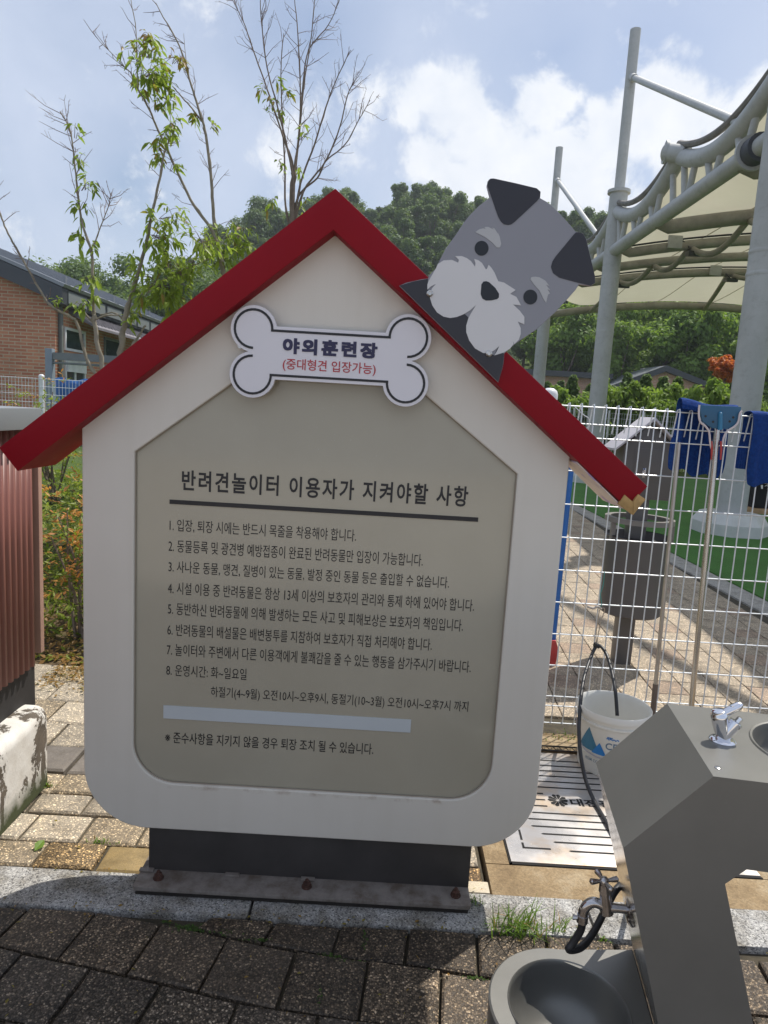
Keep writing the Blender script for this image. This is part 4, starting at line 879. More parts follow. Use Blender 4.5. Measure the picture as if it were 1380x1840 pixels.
for xx in (XC, XO):
    for kb, (ya, yb) in enumerate(bays):
        pts = [(xx, yb-(yb-ya)*k/18, top_z(k/18)) for k in range(19)]
        mb = MB(); mb.tube(pts, .15, 22); cpart(mb, 'top_chord', smooth=50)
        if kb % 2 == 1:
            sg = -1 if xx == XC else 1; dn_ = Vector((sg*.85, .12, .05)).normalized(); c_ = Vector((xx+sg*.22, yb+.10, 6.50)); m_, p_, s_ = along(c_, dn_, [(0, .04), (.20, .04), (.20, 0), (0, 0)]); mb = MB(); mb.lathe(p_, m_, 28); mb.tube([c_, Vector((xx-sg*.02, yb-.25, 6.36))], [.16, .15], 20); cpart(mb, 'end_disc', smooth=40)
        mb = MB(); mb.tube([(xx-.03, y, z+.21+.06*math.sin(math.pi*i/18)) for i, (_, y, z) in enumerate(pts)], .06, 8); cpart(mb, 'membrane_clamp', M_clamp)
        for k in range(7):
            u = (k+.5)/7; yt_ = yb-(yb-ya)*u; yb_ = yt_+(.20 if k % 2 else -.20)
            mb = MB(); mb.tube([(xx, yt_, top_z(u)-.08), (xx, yb_, 5.5)], .058, 10); cpart(mb, 'web_pipe', smooth=50)
    mb = MB(); mb.tube([(xx, CY_[2], 5.5), (xx, CY_[1], 5.5)], .14, 20); cpart(mb, 'bottom_chord', smooth=50)
    mb = MB(); mb.tube([(xx, CY_[1], 5.5), (xx, 10.75, 5.5)], .14, 20); cpart(mb, 'bottom_chord', smooth=50)
    mb = MB(); mb.tube([(xx, 10.55, 5.5), (xx, YFRONT, 5.5)], .14, 20); cpart(mb, 'bottom_chord', smooth=50)
    mb = MB(); X = Matrix.Translation((xx, 10.78, 5.5)) @ Matrix.Rotation(R(90), 4, 'X')
    mb.lathe([(0, 0), (.25, 0), (.25, .05), (0, .05)], X, 28); mb.lathe([(.14, .051), (.17, .051), (.17, .075), (.14, .075)], X, 28); cpart(mb, 'flange', smooth=40)
    mb = MB(); mb.tube([(xx, 10.72, 5.5), (xx, 10.5, 5.5)], .20, 20); cpart(mb, 'clamp_band', pm('dark_band', (.05, .055, .065), .6))
def rib_z(x, y=15): return (5.98 if y < 22 else 5.68)-.64*((x-11.02)/5.97)**2
RIBS = [8.4, 11.1, 14.37, 16.65, 18.5, 20.6, 24.9]
def rx(k): return XC-.02+(XO-XC+.04)*k/30
for i, y in enumerate(RIBS):
    r = .14 if i in (1, 2) else (.11 if i < 6 else .125)
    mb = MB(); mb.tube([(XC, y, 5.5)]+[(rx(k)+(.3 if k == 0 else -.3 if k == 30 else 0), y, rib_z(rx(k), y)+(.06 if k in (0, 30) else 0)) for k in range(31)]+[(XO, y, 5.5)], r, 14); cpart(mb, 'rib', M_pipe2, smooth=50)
    if i in (1, 3, 5):
        mb = MB(); mb.tube([(rx(k), y-.03, rib_z(rx(k), y)+r+.035) for k in range(31)], .022, 6); mb.build('cable', pm('black_cable', (.02, .02, .02), .6), cs_)
YS = [YFRONT+(25.0-YFRONT)*k/56 for k in range(57)]; XS = [XC+(XO-XC)*(k/44) for k in range(45)]
def memb(x, y):
    z = rib_z(x, 15)*(1-sm((y-20.6)/4.3))+rib_z(x, 25)*sm((y-20.6)/4.3)+.17
    u = ((bays[-1][1]-y) % HALF)/HALF
    e = max(0, 1-abs(x-XC)/1.6, 1-abs(x-XO)/1.6)
    return z*(1-e**1.6)+(top_z(u)+.16)*e**1.6
mb = MB(); m = len(XS)
mb.add([(x, y, memb(x, y)) for y in YS for x in XS], [(j*m+i, j*m+i+1, (j+1)*m+i+1, (j+1)*m+i) for j in range(len(YS)-1) for i in range(m-1)])
cpart(mb, 'fabric_roof', M_memb, smooth=60)
for x in (6.9, 8.7, 10.6, 12.6, 14.6):
    mb = MB(); mb.tube([(x+.25*(y-14)/7, y, memb(x+.25*(y-14)/7, y)-.012) for y in YS[::2]], .010, 5); cpart(mb, 'seam', pm('seam_cream', (.42, .39, .28), .7))
def tie(p0, p1, sag, r=.066):
    (x0, y0), (x1, y1) = p0, p1; a_ = Vector((x0, y0, rib_z(x0, y0)-.08)); b_ = Vector((x1, y1, rib_z(x1, y1)-.08)); mb = MB()
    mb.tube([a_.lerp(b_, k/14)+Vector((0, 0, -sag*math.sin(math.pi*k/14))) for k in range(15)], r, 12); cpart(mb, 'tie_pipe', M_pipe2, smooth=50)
def rib_at(px, py, y): return (at(px, py, y).x, y)
tie(rib_at(1244, 440, 16.65), rib_at(1345, 382, 14.37), .34); tie(rib_at(1175, 476, 18.5), rib_at(1240, 430, 16.65), .26)
tie(rib_at(1112, 508, 20.6), rib_at(1172, 478, 18.5), .22); tie(rib_at(1266, 553, 24.9), rib_at(1306, 500, 20.6), .05); tie(rib_at(1316, 500, 20.6), rib_at(1400, 470, 18.5), .24); tie(rib_at(1060, 560, 24.9), rib_at(1112, 510, 20.6), .04); tie(rib_at(1350, 380, 14.37), rib_at(1420, 320, 11.1), .30)
for (px, py, y) in ((1246, 436, 16.6), (1118, 506, 20.55), (1310, 503, 20.55)):
    x = at(px, py, y).x; z = rib_z(x, y)-.20; mb = MB(); mb.prism([(x-.16, y-.20, z-.10), (x+.16, y-.20, z-.10), (x+.16, y+.02, z-.07), (x-.16, y+.02, z-.07)], (0, -.03, .10)); mb.tube([(x-.34, y, z+.32), (x, y-.05, z+.04)], .025, 6); cpart(mb, 'flood_light', pm('lamp_dark', (.05, .05, .05), .4))
    mb = MB(); mb.box((x-.62, y-.14, z+.06), (x-.30, y-.08, z+.34)); cpart(mb, 'junction_box', M_pipe, bevel=.01)
# ================================================================== BRICK BUILDINGS
def brickmat(name, axis, c1, c2, cm_, bw=.29, bh=.079):
    t = NT(name); s = t.n('ShaderNodeSeparateXYZ'); t.l(t.tc.outputs['Object'], s.inputs[0]); c = t.n('ShaderNodeCombineXYZ')
    t.l(s.outputs[axis], c.inputs[0]); t.l(s.outputs[2], c.inputs[1])
    b = t.n('ShaderNodeTexBrick'); t.l(c.outputs[0], b.inputs['Vector']); t.inp(b, 'Scale', 1.); t.inp(b, 'Mortar Size', .011); t.inp(b, 'Brick Width', bw); t.inp(b, 'Row Height', bh); t.inp(b, 'Mortar Smooth', .2); t.inp(b, 'Bias', -.1)
    t.inp(b, 'Color1', c1); t.inp(b, 'Color2', c2); t.inp(b, 'Mortar', cm_)
    f = t.noise(1.2, 6, .6); cc = t.mix(1., b.outputs['Color'], t.ramp(f, [(.3, (.8, .8, .8)), (.7, (1.15, 1.12, 1.1))]), 'MULTIPLY')
    return t.done(t.bsdf(cc, .85, bump=b.outputs['Fac'], bstr=-.5, bdist=.01, spec=.2))
BR = ((.40, .155, .095), (.54, .25, .15), (.47, .38, .27))
M_bx = brickmat('brick_facing_side', 1, *BR); M_by = brickmat('brick_facing_front', 0, *BR); M_far = brickmat('pink_brick', 0, (.46, .24, .18), (.55, .31, .24), (.50, .42, .34))
M_dark = pm('dark_roof_metal', (.055, .06, .068), .45, .2, .1, 1); M_roofg = pm('grey_roof_metal', (.22, .235, .255), .42, .3, .08, .6); M_fasc = pm('grey_fascia_panel', (.17, .185, .185), .5, 0, .06, 1)
M_glass = pm('dark_window_glass', (.02, .045, .04), .08, 0, .3, .7); M_frame = pm('white_window_frame', (.70, .71, .74), .4); M_dpipe = pm('downpipe_green', (.12, .13, .12), .5)
XB_ = -8.15; YB_ = 17.0; gz = .5
bl = thing('brick_building', 'long brown brick building with dark metal roof and grey panelled eaves behind the thin trees', 'building', (XB_-6, 27, gz))
slope = .37; ez = at(115, 548, YB_).z; et = at(115, 517, YB_).z; ov = .32
Xr = XB_-7.0
mb = MB(); z0w = gz-.4
mb.prism([(XB_, YB_, z0w), (XB_, YB_, ez+.1), (Xr, YB_, ez+.1+7.0*slope), (XB_-14, YB_, ez+.1), (XB_-14, YB_, z0w)], (0, .25, 0)); mb.build('gable_wall', M_by, bl, 0)
mb = MB(); mb.box((XB_-.25, YB_+.25, z0w), (XB_, 45, ez+.02)); mb.build('side_wall', M_bx, bl, 0)
mb = MB(); mb.box((XB_-.35, YB_-.004, z0w), (XB_-.0, YB_-.001, ez-.1)) if False else None
# roof slabs
def slab(mb, off0, off1, th_, ylo, yhi):
    mb.prism([(XB_+ov, ylo, et+off0), (Xr, ylo, et+off0+(7.0+ov)*slope), (Xr, ylo, et+off0+(7.0+ov)*slope+th_), (XB_+ov+.05, ylo, et+off0+th_)], (0, yhi-ylo, 0))
    mb.prism([(XB_-14-ov, ylo, et+off0), (Xr, ylo, et+off0+(7.0+ov)*slope), (Xr, ylo, et+off0+(7.0+ov)*slope+th_), (XB_-14-ov-.05, ylo, et+off0+th_)], (0, yhi-ylo, 0))
mb = MB(); slab(mb, -.02, 0, .07, YB_-.28, 46); rf = mb.build('roof', M_roofg, bl, 20)
mb = MB()
for k in range(38): y = YB_+.1+.75*k; mb.prism([(XB_+ov, y, et+.05), (Xr, y, et+.05+(7+ov)*slope), (Xr, y, et+.085+(7+ov)*slope), (XB_+ov, y, et+.085)], (0, .03, 0))
for k in range(12): y = YB_+.6+1.5*k; mb.box((XB_-.1, y, et+.2), (XB_-.02, y+.06, et+.36))
mb.build('roof_seam', M_roofg, rf, 0)
mb = MB(); mb.prism([(XB_+ov-.02, YB_-.27, et-.03), (Xr, YB_-.27, et-.03+(7+ov-.02)*slope), (Xr, YB_-.27, et-.38+(7+ov)*slope), (XB_-.06, YB_-.27, ez+.12), (XB_-.06, YB_-.27, ez-.06), (XB_+ov-.02, YB_-.27, ez-.0)], (0, .26, 0)); mb.build('gable_fascia', M_dark, bl, 0)
mb = MB(); mb.box((XB_+ov-.08, YB_-.01, ez+.03), (XB_+ov-.045, 45, et-.03)); mb.build('eave_backing', M_dark, bl, 0)
for k in range(16):
    y = YB_+.05+1.15*k; mb = MB(); mb.box((XB_+ov-.044, y, ez+.05), (XB_+ov-.015, y+1.0, et-.08)); mb.build('eave_panel', M_fasc, bl, 0)
mb = MB(); mb.box((XB_-.01, YB_, ez-.02), (XB_+ov-.05, 45, ez+.028)); mb.build('soffit', M_dark, bl, 0)
mb = MB(); mb.box((XB_+.01, YB_+.12, z0w), (XB_+.10, YB_+.21, ez-.02)); mb.build('downpipe', M_dpipe, bl, 30, .01)
mb = MB(); mb.prism([(XB_+.0, YB_+.7, 3.55), (XB_+.75, YB_+.7, 3.12), (XB_+.75, YB_+.7, 3.06), (XB_, YB_+.7, 3.42)], (0, 24, 0)); pr2 = mb.build('pent_roof', pm('tile_grey', (.15, .14, .155), .7, 0, .25, 6), bl, 0)
mb = MB()
for k in range(110): mb.box((XB_+.02, YB_+.75+.218*k, 0), (XB_+.74, YB_+.80+.218*k, .02), mtx=Matrix.Translation((0, 0, 3.56)) @ Matrix.Translation((XB_, 0, 0)) @ Matrix.Rotation(R(30.2), 4, 'Y') @ Matrix.Translation((-XB_, 0, 0)))
mb.build('roof_tile', pm('tile_grey', (.15, .14, .155)), pr2, 0)
for k in range(7):
    y = YB_+.42+2.4*k; mb = MB(); f_ = .06
    for (za, zb) in ((2.50, 3.06), (1.30, 2.30)):
        mb.box((XB_+.002, y, za), (XB_+.05, y+1.15, za+f_)); mb.box((XB_+.002, y, zb-f_), (XB_+.05, y+1.15, zb)); 
        for yy_ in (y, y+.52, y+1.15-f_) if za < 2 else (y, y+1.15-f_): mb.box((XB_+.004, yy_, za+f_), (XB_+.048, yy_+f_, zb-f_))
    wn_ = mb.build('window', M_frame if k == 0 else M_fasc, bl, 0)
    mb = MB()
    for (za, zb) in ((2.50, 3.06), (1.30, 2.30)): mb.box((XB_-.02, y+f_, za+f_), (XB_+.012, y+1.15-f_, zb-f_))
    mb.build('pane', M_glass, wn_, 0)
    if k == 0:
        mb = MB(); mb.box((XB_+.05, y+.05, 1.98), (XB_+.09, y+1.10, 2.24)); mb.build('panel', M_frame, wn_, 0)
        mb = MB()
        for q in range(9): mb.box((XB_+.06, y+.02+.12*q, 2.33), (XB_+.40, y+.07+.12*q, 2.36)); 
        mb.build('louvre', M_frame, wn_, 0)
# the second building behind the hedge
b2 = thing('gable_house', 'low pinkish brick building with a shallow dark gable roof behind the conifer hedge', 'building', (at(1195, 700, 40).x, 40, .6))
def hp(x, y, Y=40): return at(x, y, Y)
ap = hp(1195, 657); le = hp(1100, 692); re_ = hp(1282, 692); zb_ = .2
mb = MB(); mb.prism([(le.x+.5, 40, zb_), (re_.x-.3, 40, zb_), (re_.x-.3, 40, re_.z-.05), (ap.x, 40, ap.z-.12), (le.x+.5, 40, le.z+.15)], (0, .3, 0)); mb.build('gable_wall', M_far, b2, 0)
mb = MB(); mb.prism([(le.x, 39.7, le.z), (ap.x, 39.7, ap.z), (re_.x, 39.7, re_.z), (re_.x, 39.7, re_.z-.30), (ap.x, 39.7, ap.z-.34), (le.x, 39.7, le.z-.30)], (0, .35, 0)); mb.build('gable_trim', M_dark, b2, 0)
mb = MB(); mb.prism([(le.x, 40.06, le.z-.05), (ap.x, 40.06, ap.z), (ap.x, 40.06, ap.z-.12), (le.x, 40.06, le.z-.17)], (-1.5, 16, 0)); mb.prism([(ap.x, 40.06, ap.z), (re_.x, 40.06, re_.z-.05), (re_.x, 40.06, re_.z-.17), (ap.x, 40.06, ap.z-.12)], (-1.5, 16, 0)); mb.build('roof', M_roofg, b2, 0)
b3 = thing('flat_annex', 'long low brick annex with dark flat roof edge between the canopy columns', 'building', (8.5, 42, .6))
a_ = hp(940, 670, 42); c_ = hp(1092, 676, 42)
mb = MB(); mb.box((a_.x-5, 42, .1), (c_.x, 48, a_.z-.1)); mb.build('wall', M_far, b3, 0)
mb = MB(); mb.box((a_.x-5.3, 41.6, a_.z-.1), (c_.x+.2, 48.3, a_.z+.22)); mb.build('roof', M_dark, b3, 0)
for k in range(4):
    mb = MB(); x = a_.x-1+2.3*k; mb.box((x, 41.95, 1.4), (x+1.3, 41.998, 2.6)); mb.build('window', M_glass, b3, 0)
# ================================================================== LEFT FENCE, FRAME, TARP
YL = 11.6; gl = terrain(-6, YL)
f2_ = thing('garden_fence', 'low white wire mesh fence with round-capped post in front of the brick building', 'fence', (-6, YL, gl))
mb = MB(); zt_ = at(36, 677, YL).z
for k in range(190): x = -11+.056*k; mb.tube([(x, YL, gl-.05), (x, YL, zt_)], .004, 4)
for k in range(10): mb.tube([(-11, YL-.005, zt_-.01-.13*k), (-.4, YL-.005, zt_-.01-.13*k)], .004, 4)
mb.build('mesh_panel', M_wire, f2_, 60)
for px in (72, -96, 240):
    q = at(px, 690, YL); fpost(q.x, YL+.05, gl-.1, at(72, 673, YL).z-gl+.1, .042, f2_)
fr_ = thing('steel_pergola', 'grey steel post and beam pergola standing before the brick building', 'pergola', (at(90, 650, 13).x, 13, gl))
mb = MB(); q = at(88, 626, 13); mb.box((q.x-.055, 12.95, gl-.1), (q.x+.075, 13.08, q.z)); mb.build('post', pm('slate_paint', (.19, .23, .26), .45, 0, .06), fr_, 30, .01)
mb = MB(); q1, q2_ = at(95, 633, 13), at(95, 645, 13); mb.box((q.x+.08, 12.97, q1.z-.13), (-1.2, 13.06, q1.z)); mb.build('beam', pm('frame_grey', (.15, .165, .16), .5), fr_)
mb = MB(); mb.tube([(q.x+.08, 13.0, q1.z-.19), (-1.2, 13.0, q1.z-.19)], .02, 8); mb.build('rail', pm('frame_grey', (.15, .165, .16)), fr_)
mb = MB(); mb.box((-1.25, 12.95, gl-.1), (-1.12, 13.08, q.z)); mb.build('post', pm('slate_paint', (.19, .23, .26)), fr_, 30, .01)
nx = 60; xa, xb = at(99, 700, 12.2).x, -2.0; za, zb2 = at(110, 680, 12.2).z, gl-.05
mb = MB(); mb.add([(xa+(xb-xa)*k/nx, 12.2+.05*math.sin(k*1.25)+.03*math.sin(k*.4)*j, (za+.02*math.sin(k*.9))*(1-j/8)+zb2*j/8) for j in range(9) for k in range(nx+1)], [(j*(nx+1)+k, j*(nx+1)+k+1, (j+1)*(nx+1)+k+1, (j+1)*(nx+1)+k) for j in range(8) for k in range(nx)])
o = mb.build('blue_tarp', pm('tarp_blue', (.025, .12, .36), .5, 0, .2, 3), None, 60); md = o.modifiers.new('thickness', 'SOLIDIFY'); md.thickness = .004; tag(o, 'pleated blue tarpaulin sheet hung behind the low white mesh fence', 'tarpaulin')
# things beyond the mesh fence
mb = MB(); 
yf_ = 22.5; f3 = thing('meadow_fence', 'low white wire fence with thin posts at the far end of the paving', 'fence', (6, yf_, .1))
zf = at(1080, 738, yf_).z
for k in range(160): x = 3.5+.075*k; mb.tube([(x, yf_, .05), (x, yf_, zf-.05)], .004, 4)
for k in range(7): mb.tube([(3.5, yf_, zf-.06-.17*k), (15.5, yf_, zf-.06-.17*k)], .004, 4)
mb.build('mesh_panel', M_wire, f3, 60)
for k in range(9):
    mb = MB(); x = at(1030, 745, yf_).x+1.13*k-1.1; mb.tube([(x, yf_+.03, -.05), (x, yf_+.03, zf+.03)], .03, 10); mb.build('fence_post', M_post, f3, 50)
cx1 = at(1366, 890, 10.4)
cr = thing('storage_crate', 'black fabric crate on a wooden board behind the nearest canopy plinth', 'crate', (cx1.x+.1, 10.4, .012))
mb = MB(); mb.box((cx1.x-.12, 10.3, .36), (cx1.x+.55, 10.9, .86)); mb.build('crate_box', pm('black_fabric', (.012, .011, .011), .9), cr, 30, .03)
mb = MB(); mb.box((cx1.x-.2, 10.25, .28), (cx1.x+.65, 10.95, .358)); mb.box((cx1.x-.15, 10.3, .012), (cx1.x-.05, 10.9, .28)); mb.box((cx1.x+.5, 10.3, .012), (cx1.x+.6, 10.9, .28)); mb.build('wooden_stand', pm('pale_wood', (.42, .27, .14), .7, 0, .2, 9), cr, 30, .006)
mb = MB()
for k in range(40):
    p = Vector((cx1.x+.05+random.gauss(0, .07), 10.26+random.gauss(0, .02), .80+random.gauss(0, .045))); mb.tube([p, p+Vector((random.gauss(0, .03), -.02, random.gauss(0, .03))), p+Vector((random.gauss(0, .05), -.01, -.05))], [.016, .012, .004], 5)
mb.build('white_cloth', pm('white_cloth', (.7, .68, .65), .9), cr, 60)
# ================================================================== VEGETATION
def rnd_unit():
    while True:
        v = Vector((random.uniform(-1, 1), random.uniform(-1, 1), random.uniform(-1, 1)))
        if .01 < v.length < 1: return v.normalized()
def leaf(mb, p, d, ln, wd, mi=0, c=(.5, 0, 0, 1), droop=.25, fold=.18):
    """one folded leaf: base p, direction d"""
    d = d.normalized(); u, w_ = tri_frame(d); q = random.uniform(0, 6.28); s = u*math.cos(q)+w_*math.sin(q)
    if abs(s.z) > .75: s = (Vector((0, 0, 1)).cross(d)); s = s.normalized() if s.length > .01 else u
    nrm = d.cross(s); 
    if nrm.z < 0: nrm = -nrm
    dn = Vector((0, 0, -1))
    m1 = p+d*ln*.42+dn*ln*droop*.2; tip = p+d*ln+dn*ln*droop; m2 = p+d*ln*.75+dn*ln*droop*.55
    vs = [p, m1+s*wd*.5+nrm*wd*fold, m2+s*wd*.36+nrm*wd*fold*.6, tip, m2-s*wd*.36+nrm*wd*fold*.6, m1-s*wd*.5+nrm*wd*fold, m1, m2]
    mb.add(vs, [(0, 6, 1), (6, 7, 2, 1), (7, 3, 2), (0, 5, 6), (6, 5, 4, 7), (7, 4, 3)], mi, c)
def quad_leaf(mb, p, nrm, s, asp=.6, c=(.5, 0, 0, 1), mi=0):
    u, w_ = tri_frame(nrm); q = random.uniform(0, 6.28); a_ = u*math.cos(q)+w_*math.sin(q); b_ = nrm.cross(a_)
    mb.add([p-a_*s*.5, p+b_*s*asp*.5+nrm*s*.08, p+a_*s*.5, p-b_*s*asp*.5+nrm*s*.08], [(0, 1, 2, 3)], mi, c)
M_bark = pm('bark', (.16, .125, .095), .85, 0, .3, 20, .5, 90); M_barkg = pm('green_bark', (.24, .21, .155), .8, 0, .25, 14, .4, 60); M_twig = pm('dead_twig', (.17, .12, .105), .8, 0, .2, 10)
M_lmag = leafmat('magnolia_leaf', (.17, .25, .035), (.38, .46, .08), .55)
M_lfar = leafmat('hill_leaf', (.055, .105, .038), (.14, .205, .07), .32, .6)
M_lcon = leafmat('conifer_leaf', (.055, .11, .03), (.145, .22, .06), .3, .6)
M_lyel = leafmat('yellow_green_leaf', (.14, .20, .022), (.28, .31, .04), .4)
M_lred = leafmat('maple_red_leaf', (.62, .13, .03), (.66, .30, .06), .5)
M_lnan = leafmat('nandina_leaf', (.08, .14, .022), (.30, .33, .045), .45)
M_lora = leafmat('orange_leaf', (.55, .18, .07), (.60, .38, .07), .45)
def crown_mesh(name, rx, ry, rz_, nl, per, s, seed, zc, trunk_r=.14, mats=None, cone=False, gaps=.0):
    rs = random.getstate(); random.seed(seed); mb = MB()
    lobes = []
    for i in range(nl):
        if cone:
            h = (i+.5)/nl; r = (1-h)*.95+.05; q = i*2.4; lobes.append((Vector((rx*r*.72*math.cos(q), ry*r*.72*math.sin(q), zc-rz_+2*rz_*h)), rx*(.26*r+.09)))
        else:
            v = rnd_unit(); k = random.random()**.5; c = Vector((v.x*rx*k*.86, v.y*ry*k*.86, zc+v.z*rz_*k*.86)); lobes.append((c, random.uniform(.17, .38)*min(rx, rz_)))
    for c, r in lobes:
        tone = random.uniform(0, 1)
        for j in range(per):
            d = rnd_unit(); rr = r*(random.random()**.35)*random.uniform(.85, 1.22)
            p = c+Vector((d.x, d.y, d.z*.8))*rr
            n_ = (d+rnd_unit()*.8+Vector((0, 0, .5))).normalized()
            quad_leaf(mb, p, n_, s*random.uniform(.6, 1.35), random.uniform(.5, .8), (min(1, max(0, .25+.5*tone+random.gauss(0, .13))), 0, 0, 1), 0)
    mb.tube([(0, 0, -1.2), (.05*rx, 0, (zc-rz_)*.5), (0, 0, zc)], [trunk_r*1.2, trunk_r, trunk_r*.35], 7, 1)
    for i in range(6):
        c = lobes[i*len(lobes)//6][0]; mb.tube([(0, 0, zc-rz_*.7), ((c.x)*.5, c.y*.5, zc-rz_*.4+.2*(c.z-zc)), c], [trunk_r*.5, trunk_r*.35, trunk_r*.12], 5, 1)
    o = mb.build(name, mats or [M_lfar, M_bark], None, 0); random.setstate(rs); return o
# ---- trees of the wooded hill: a few kinds copied
kinds = [crown_mesh('hill_tree', 2.7, 2.7, 2.6, 32, 430, 0.230, 11, 4.6), crown_mesh('hill_tree', 3.2, 3.0, 2.4, 34, 430, 0.243, 12, 4.2), crown_mesh('hill_tree', 2.2, 2.2, 3.3, 30, 430, 0.218, 13, 5.4), crown_mesh('hill_tree', 2.9, 2.6, 3.0, 34, 430, 0.230, 14, 5.0), crown_mesh('hill_tree', 1.9, 1.9, 2.2, 24, 430, 0.205, 15, 3.6)]
HL = 'leafy green tree among the many on the wooded hillside'
for o in kinds: tag(o, HL, 'tree', 'trees on the wooded hillside')
spots = []
random.seed(21)
def try_spot(x, y, dmin):
    if all((x-a_)**2+(y-b_)**2 > dmin*dmin for a_, b_ in spots): spots.append((x, y)); return True
tries = 0
while len(spots) < 286 and tries < 20000:
    tries += 1; y = 46+ (random.random()**.8)*46; x = random.uniform(-.62, .66)*y
    # only where the photo can see the slope
    if -.36*y < x < -.30*y and False: continue
    try_spot(x, y, 2.7)
for i, (x, y) in enumerate(spots):
    k = kinds[i % 5]; o = k if i < 5 else k.copy()
    if i >= 5: col.objects.link(o)
    s = random.uniform(.78, 1.22)*(.8+.2*y/90); o.location = (x, y, terrain(x, y)-.3); o.rotation_euler = (random.uniform(-.06, .06), random.uniform(-.06, .06), random.uniform(0, 6.28)); o.scale = (s, s, s*random.uniform(.9, 1.15))
random.seed(5)
# dark undergrowth that closes the wood floor
mb = MB()
for i in range(5200):
    y = 42+random.random()**.8*52; x = random.uniform(-.65, .7)*y; p = Vector((x, y, terrain(x, y)+random.uniform(0, 1.1)))
    quad_leaf(mb, p, (Vector((0, -.7, .8))+rnd_unit()*.7).normalized(), random.uniform(.5, 1.1), .7, (random.random()*.7, 0, 0, 1))
tag(mb.build('undergrowth', M_lfar, None, 0), kind='stuff', label='dense low undergrowth covering the floor of the wooded hill', cat='undergrowth')
# ---- single trees between building and hill
def single(proto, x, y, s, label, cat='tree', name=None, zs=1., group=None):
    o = proto.copy(); col.objects.link(o); o.location = (x, y, terrain(x, y)-.2); o.scale = (s, s, s*zs); o.rotation_euler = (0, 0, random.uniform(0, 6.28)); o.name = name or 'broadleaf_tree'
    for k_ in ('group',):
        if k_ in o: del o[k_]
    return tag(o, label, cat, group)
fine = crown_mesh('broadleaf_tree', 3.4, 3.2, 3.4, 56, 420, .19, 61, 5.2)
q = at(350, 430, 38); single(fine, q.x, 38, .98, 'tallest dark green tree rising above the roof between the thin trees', zs=1.1)
q = at(165, 520, 46); single(fine, q.x, 46, 1.25, 'broad grey-green tree just beyond the roof of the brick building', zs=1.0)
q = at(245, 540, 44); single(fine, q.x, 44, 1.0, 'rounded mid-green tree beyond the brick building, right of the broad grey-green one')
q = at(420, 470, 42); single(fine, q.x, 42, 1.15, 'bushy green tree at the foot of the hill left of the red gable')
D.objects.remove(fine)
M_lbri = leafmat('bright_leaf', (.11, .20, .035), (.30, .42, .085), .48, .55)
brk = crown_mesh('sunlit_tree', 2.1, 2.0, 2.3, 28, 430, .20, 31, 3.6, mats=[M_lbri, M_bark])
LBL = ['sunlit loose-crowned tree beyond the canopy, just right of its middle column', 'bright green tree beyond the canopy behind the conifer hedge middle', 'tall bright tree beyond the canopy left of the red maple', 'sunlit tree behind the red maple under the canopy edge', 'bushy sunlit tree seen between the two left canopy columns', 'small sunlit tree right beside the nearest canopy column']
brk_used = False
for (px, py, Y, s), lb in zip(((1110, 640, 44, 1.1), (1180, 610, 46, 1.35), (1245, 620, 43, 1.3), (1310, 600, 45, 1.3), (1015, 640, 45, 1.25), (1385, 640, 40, 1.1)), LBL):
    q = at(px, py, Y); o = single(brk, q.x, Y, s, lb, zs=1.15) 
D.objects.remove(brk)
yel = crown_mesh('yellow_green_tree', 1.7, 1.6, 2.1, 20, 320, .18, 41, 2.6, .08, [M_lyel, M_bark]); q = at(1228, 655, 50); yel.location = (q.x, 50, terrain(q.x, 50)-.2); yel.scale = (1.3, 1.3, 1.35); tag(yel, 'yellow-green young tree behind the right end of the brick gable house', 'tree')
mp = crown_mesh('red_maple', .95, .9, .60, 64, 95, .13, 43, 3.95, .11, [M_lred, M_bark]); q = at(1305, 660, 31); mp.location = (q.x, 31, terrain(q.x, 31)-.1); tag(mp, 'small maple with orange-red flat crown left of the nearest canopy column', 'tree')
# ---- conifer hedge
con = crown_mesh('conifer', 1.15, 1.15, 1.7, 64, 120, .15, 51, 1.75, .07, [M_lcon, M_bark], cone=True)
CN = [(1062, 688, 1.0), (1095, 700, .9), (1130, 668, 1.25), (1163, 665, 1.3), (1192, 684, 1.02), (1220, 672, 1.18), (1252, 692, .92), (1278, 690, .95), (1030, 676, 1.1), (1008, 688, .9), (1300, 700, .85), (1330, 695, .9), (985, 690, .9)]
for i, (px, py, s) in enumerate(CN):
    o = con if i == 0 else con.copy()
    if i: col.objects.link(o)
    Y = 26.5+.4*(i % 2); q = at(px, py, Y); g = terrain(q.x, Y); h = (q.z-g)/3.4
    o.location = (q.x, Y, g-.05); o.scale = (h*random.uniform(.9, 1.12), h*.95, h*random.uniform(.92, 1.05)); o.rotation_euler = (0, 0, i*1.3)
    tag(o, 'clipped dark conifer in the hedge beyond the turf', 'conifer', 'conifers in the hedge beyond the turf')
rsh = crown_mesh('round_shrub', .9, .8, .62, 26, 200, .10, 57, .62, .03, [M_lbri, M_bark]); rs_used = 0
for i in range(17):
    o = rsh if i == 0 else rsh.copy()
    if i: col.objects.link(o)
    px = 975+24*i; q = at(px, 715, 25.2+.5*(i % 2)); sc_h = random.uniform(1.5, 2.2)
    o.location = (q.x, q.y, terrain(q.x, q.y)-.05); o.scale = (sc_h*.8, sc_h*.8, sc_h*random.uniform(1.0, 1.35)); o.rotation_euler = (0, 0, i*2.1)
    tag(o, 'light green rounded shrub in the row before the dark conifers', 'shrub', 'rounded shrubs before the conifer hedge')
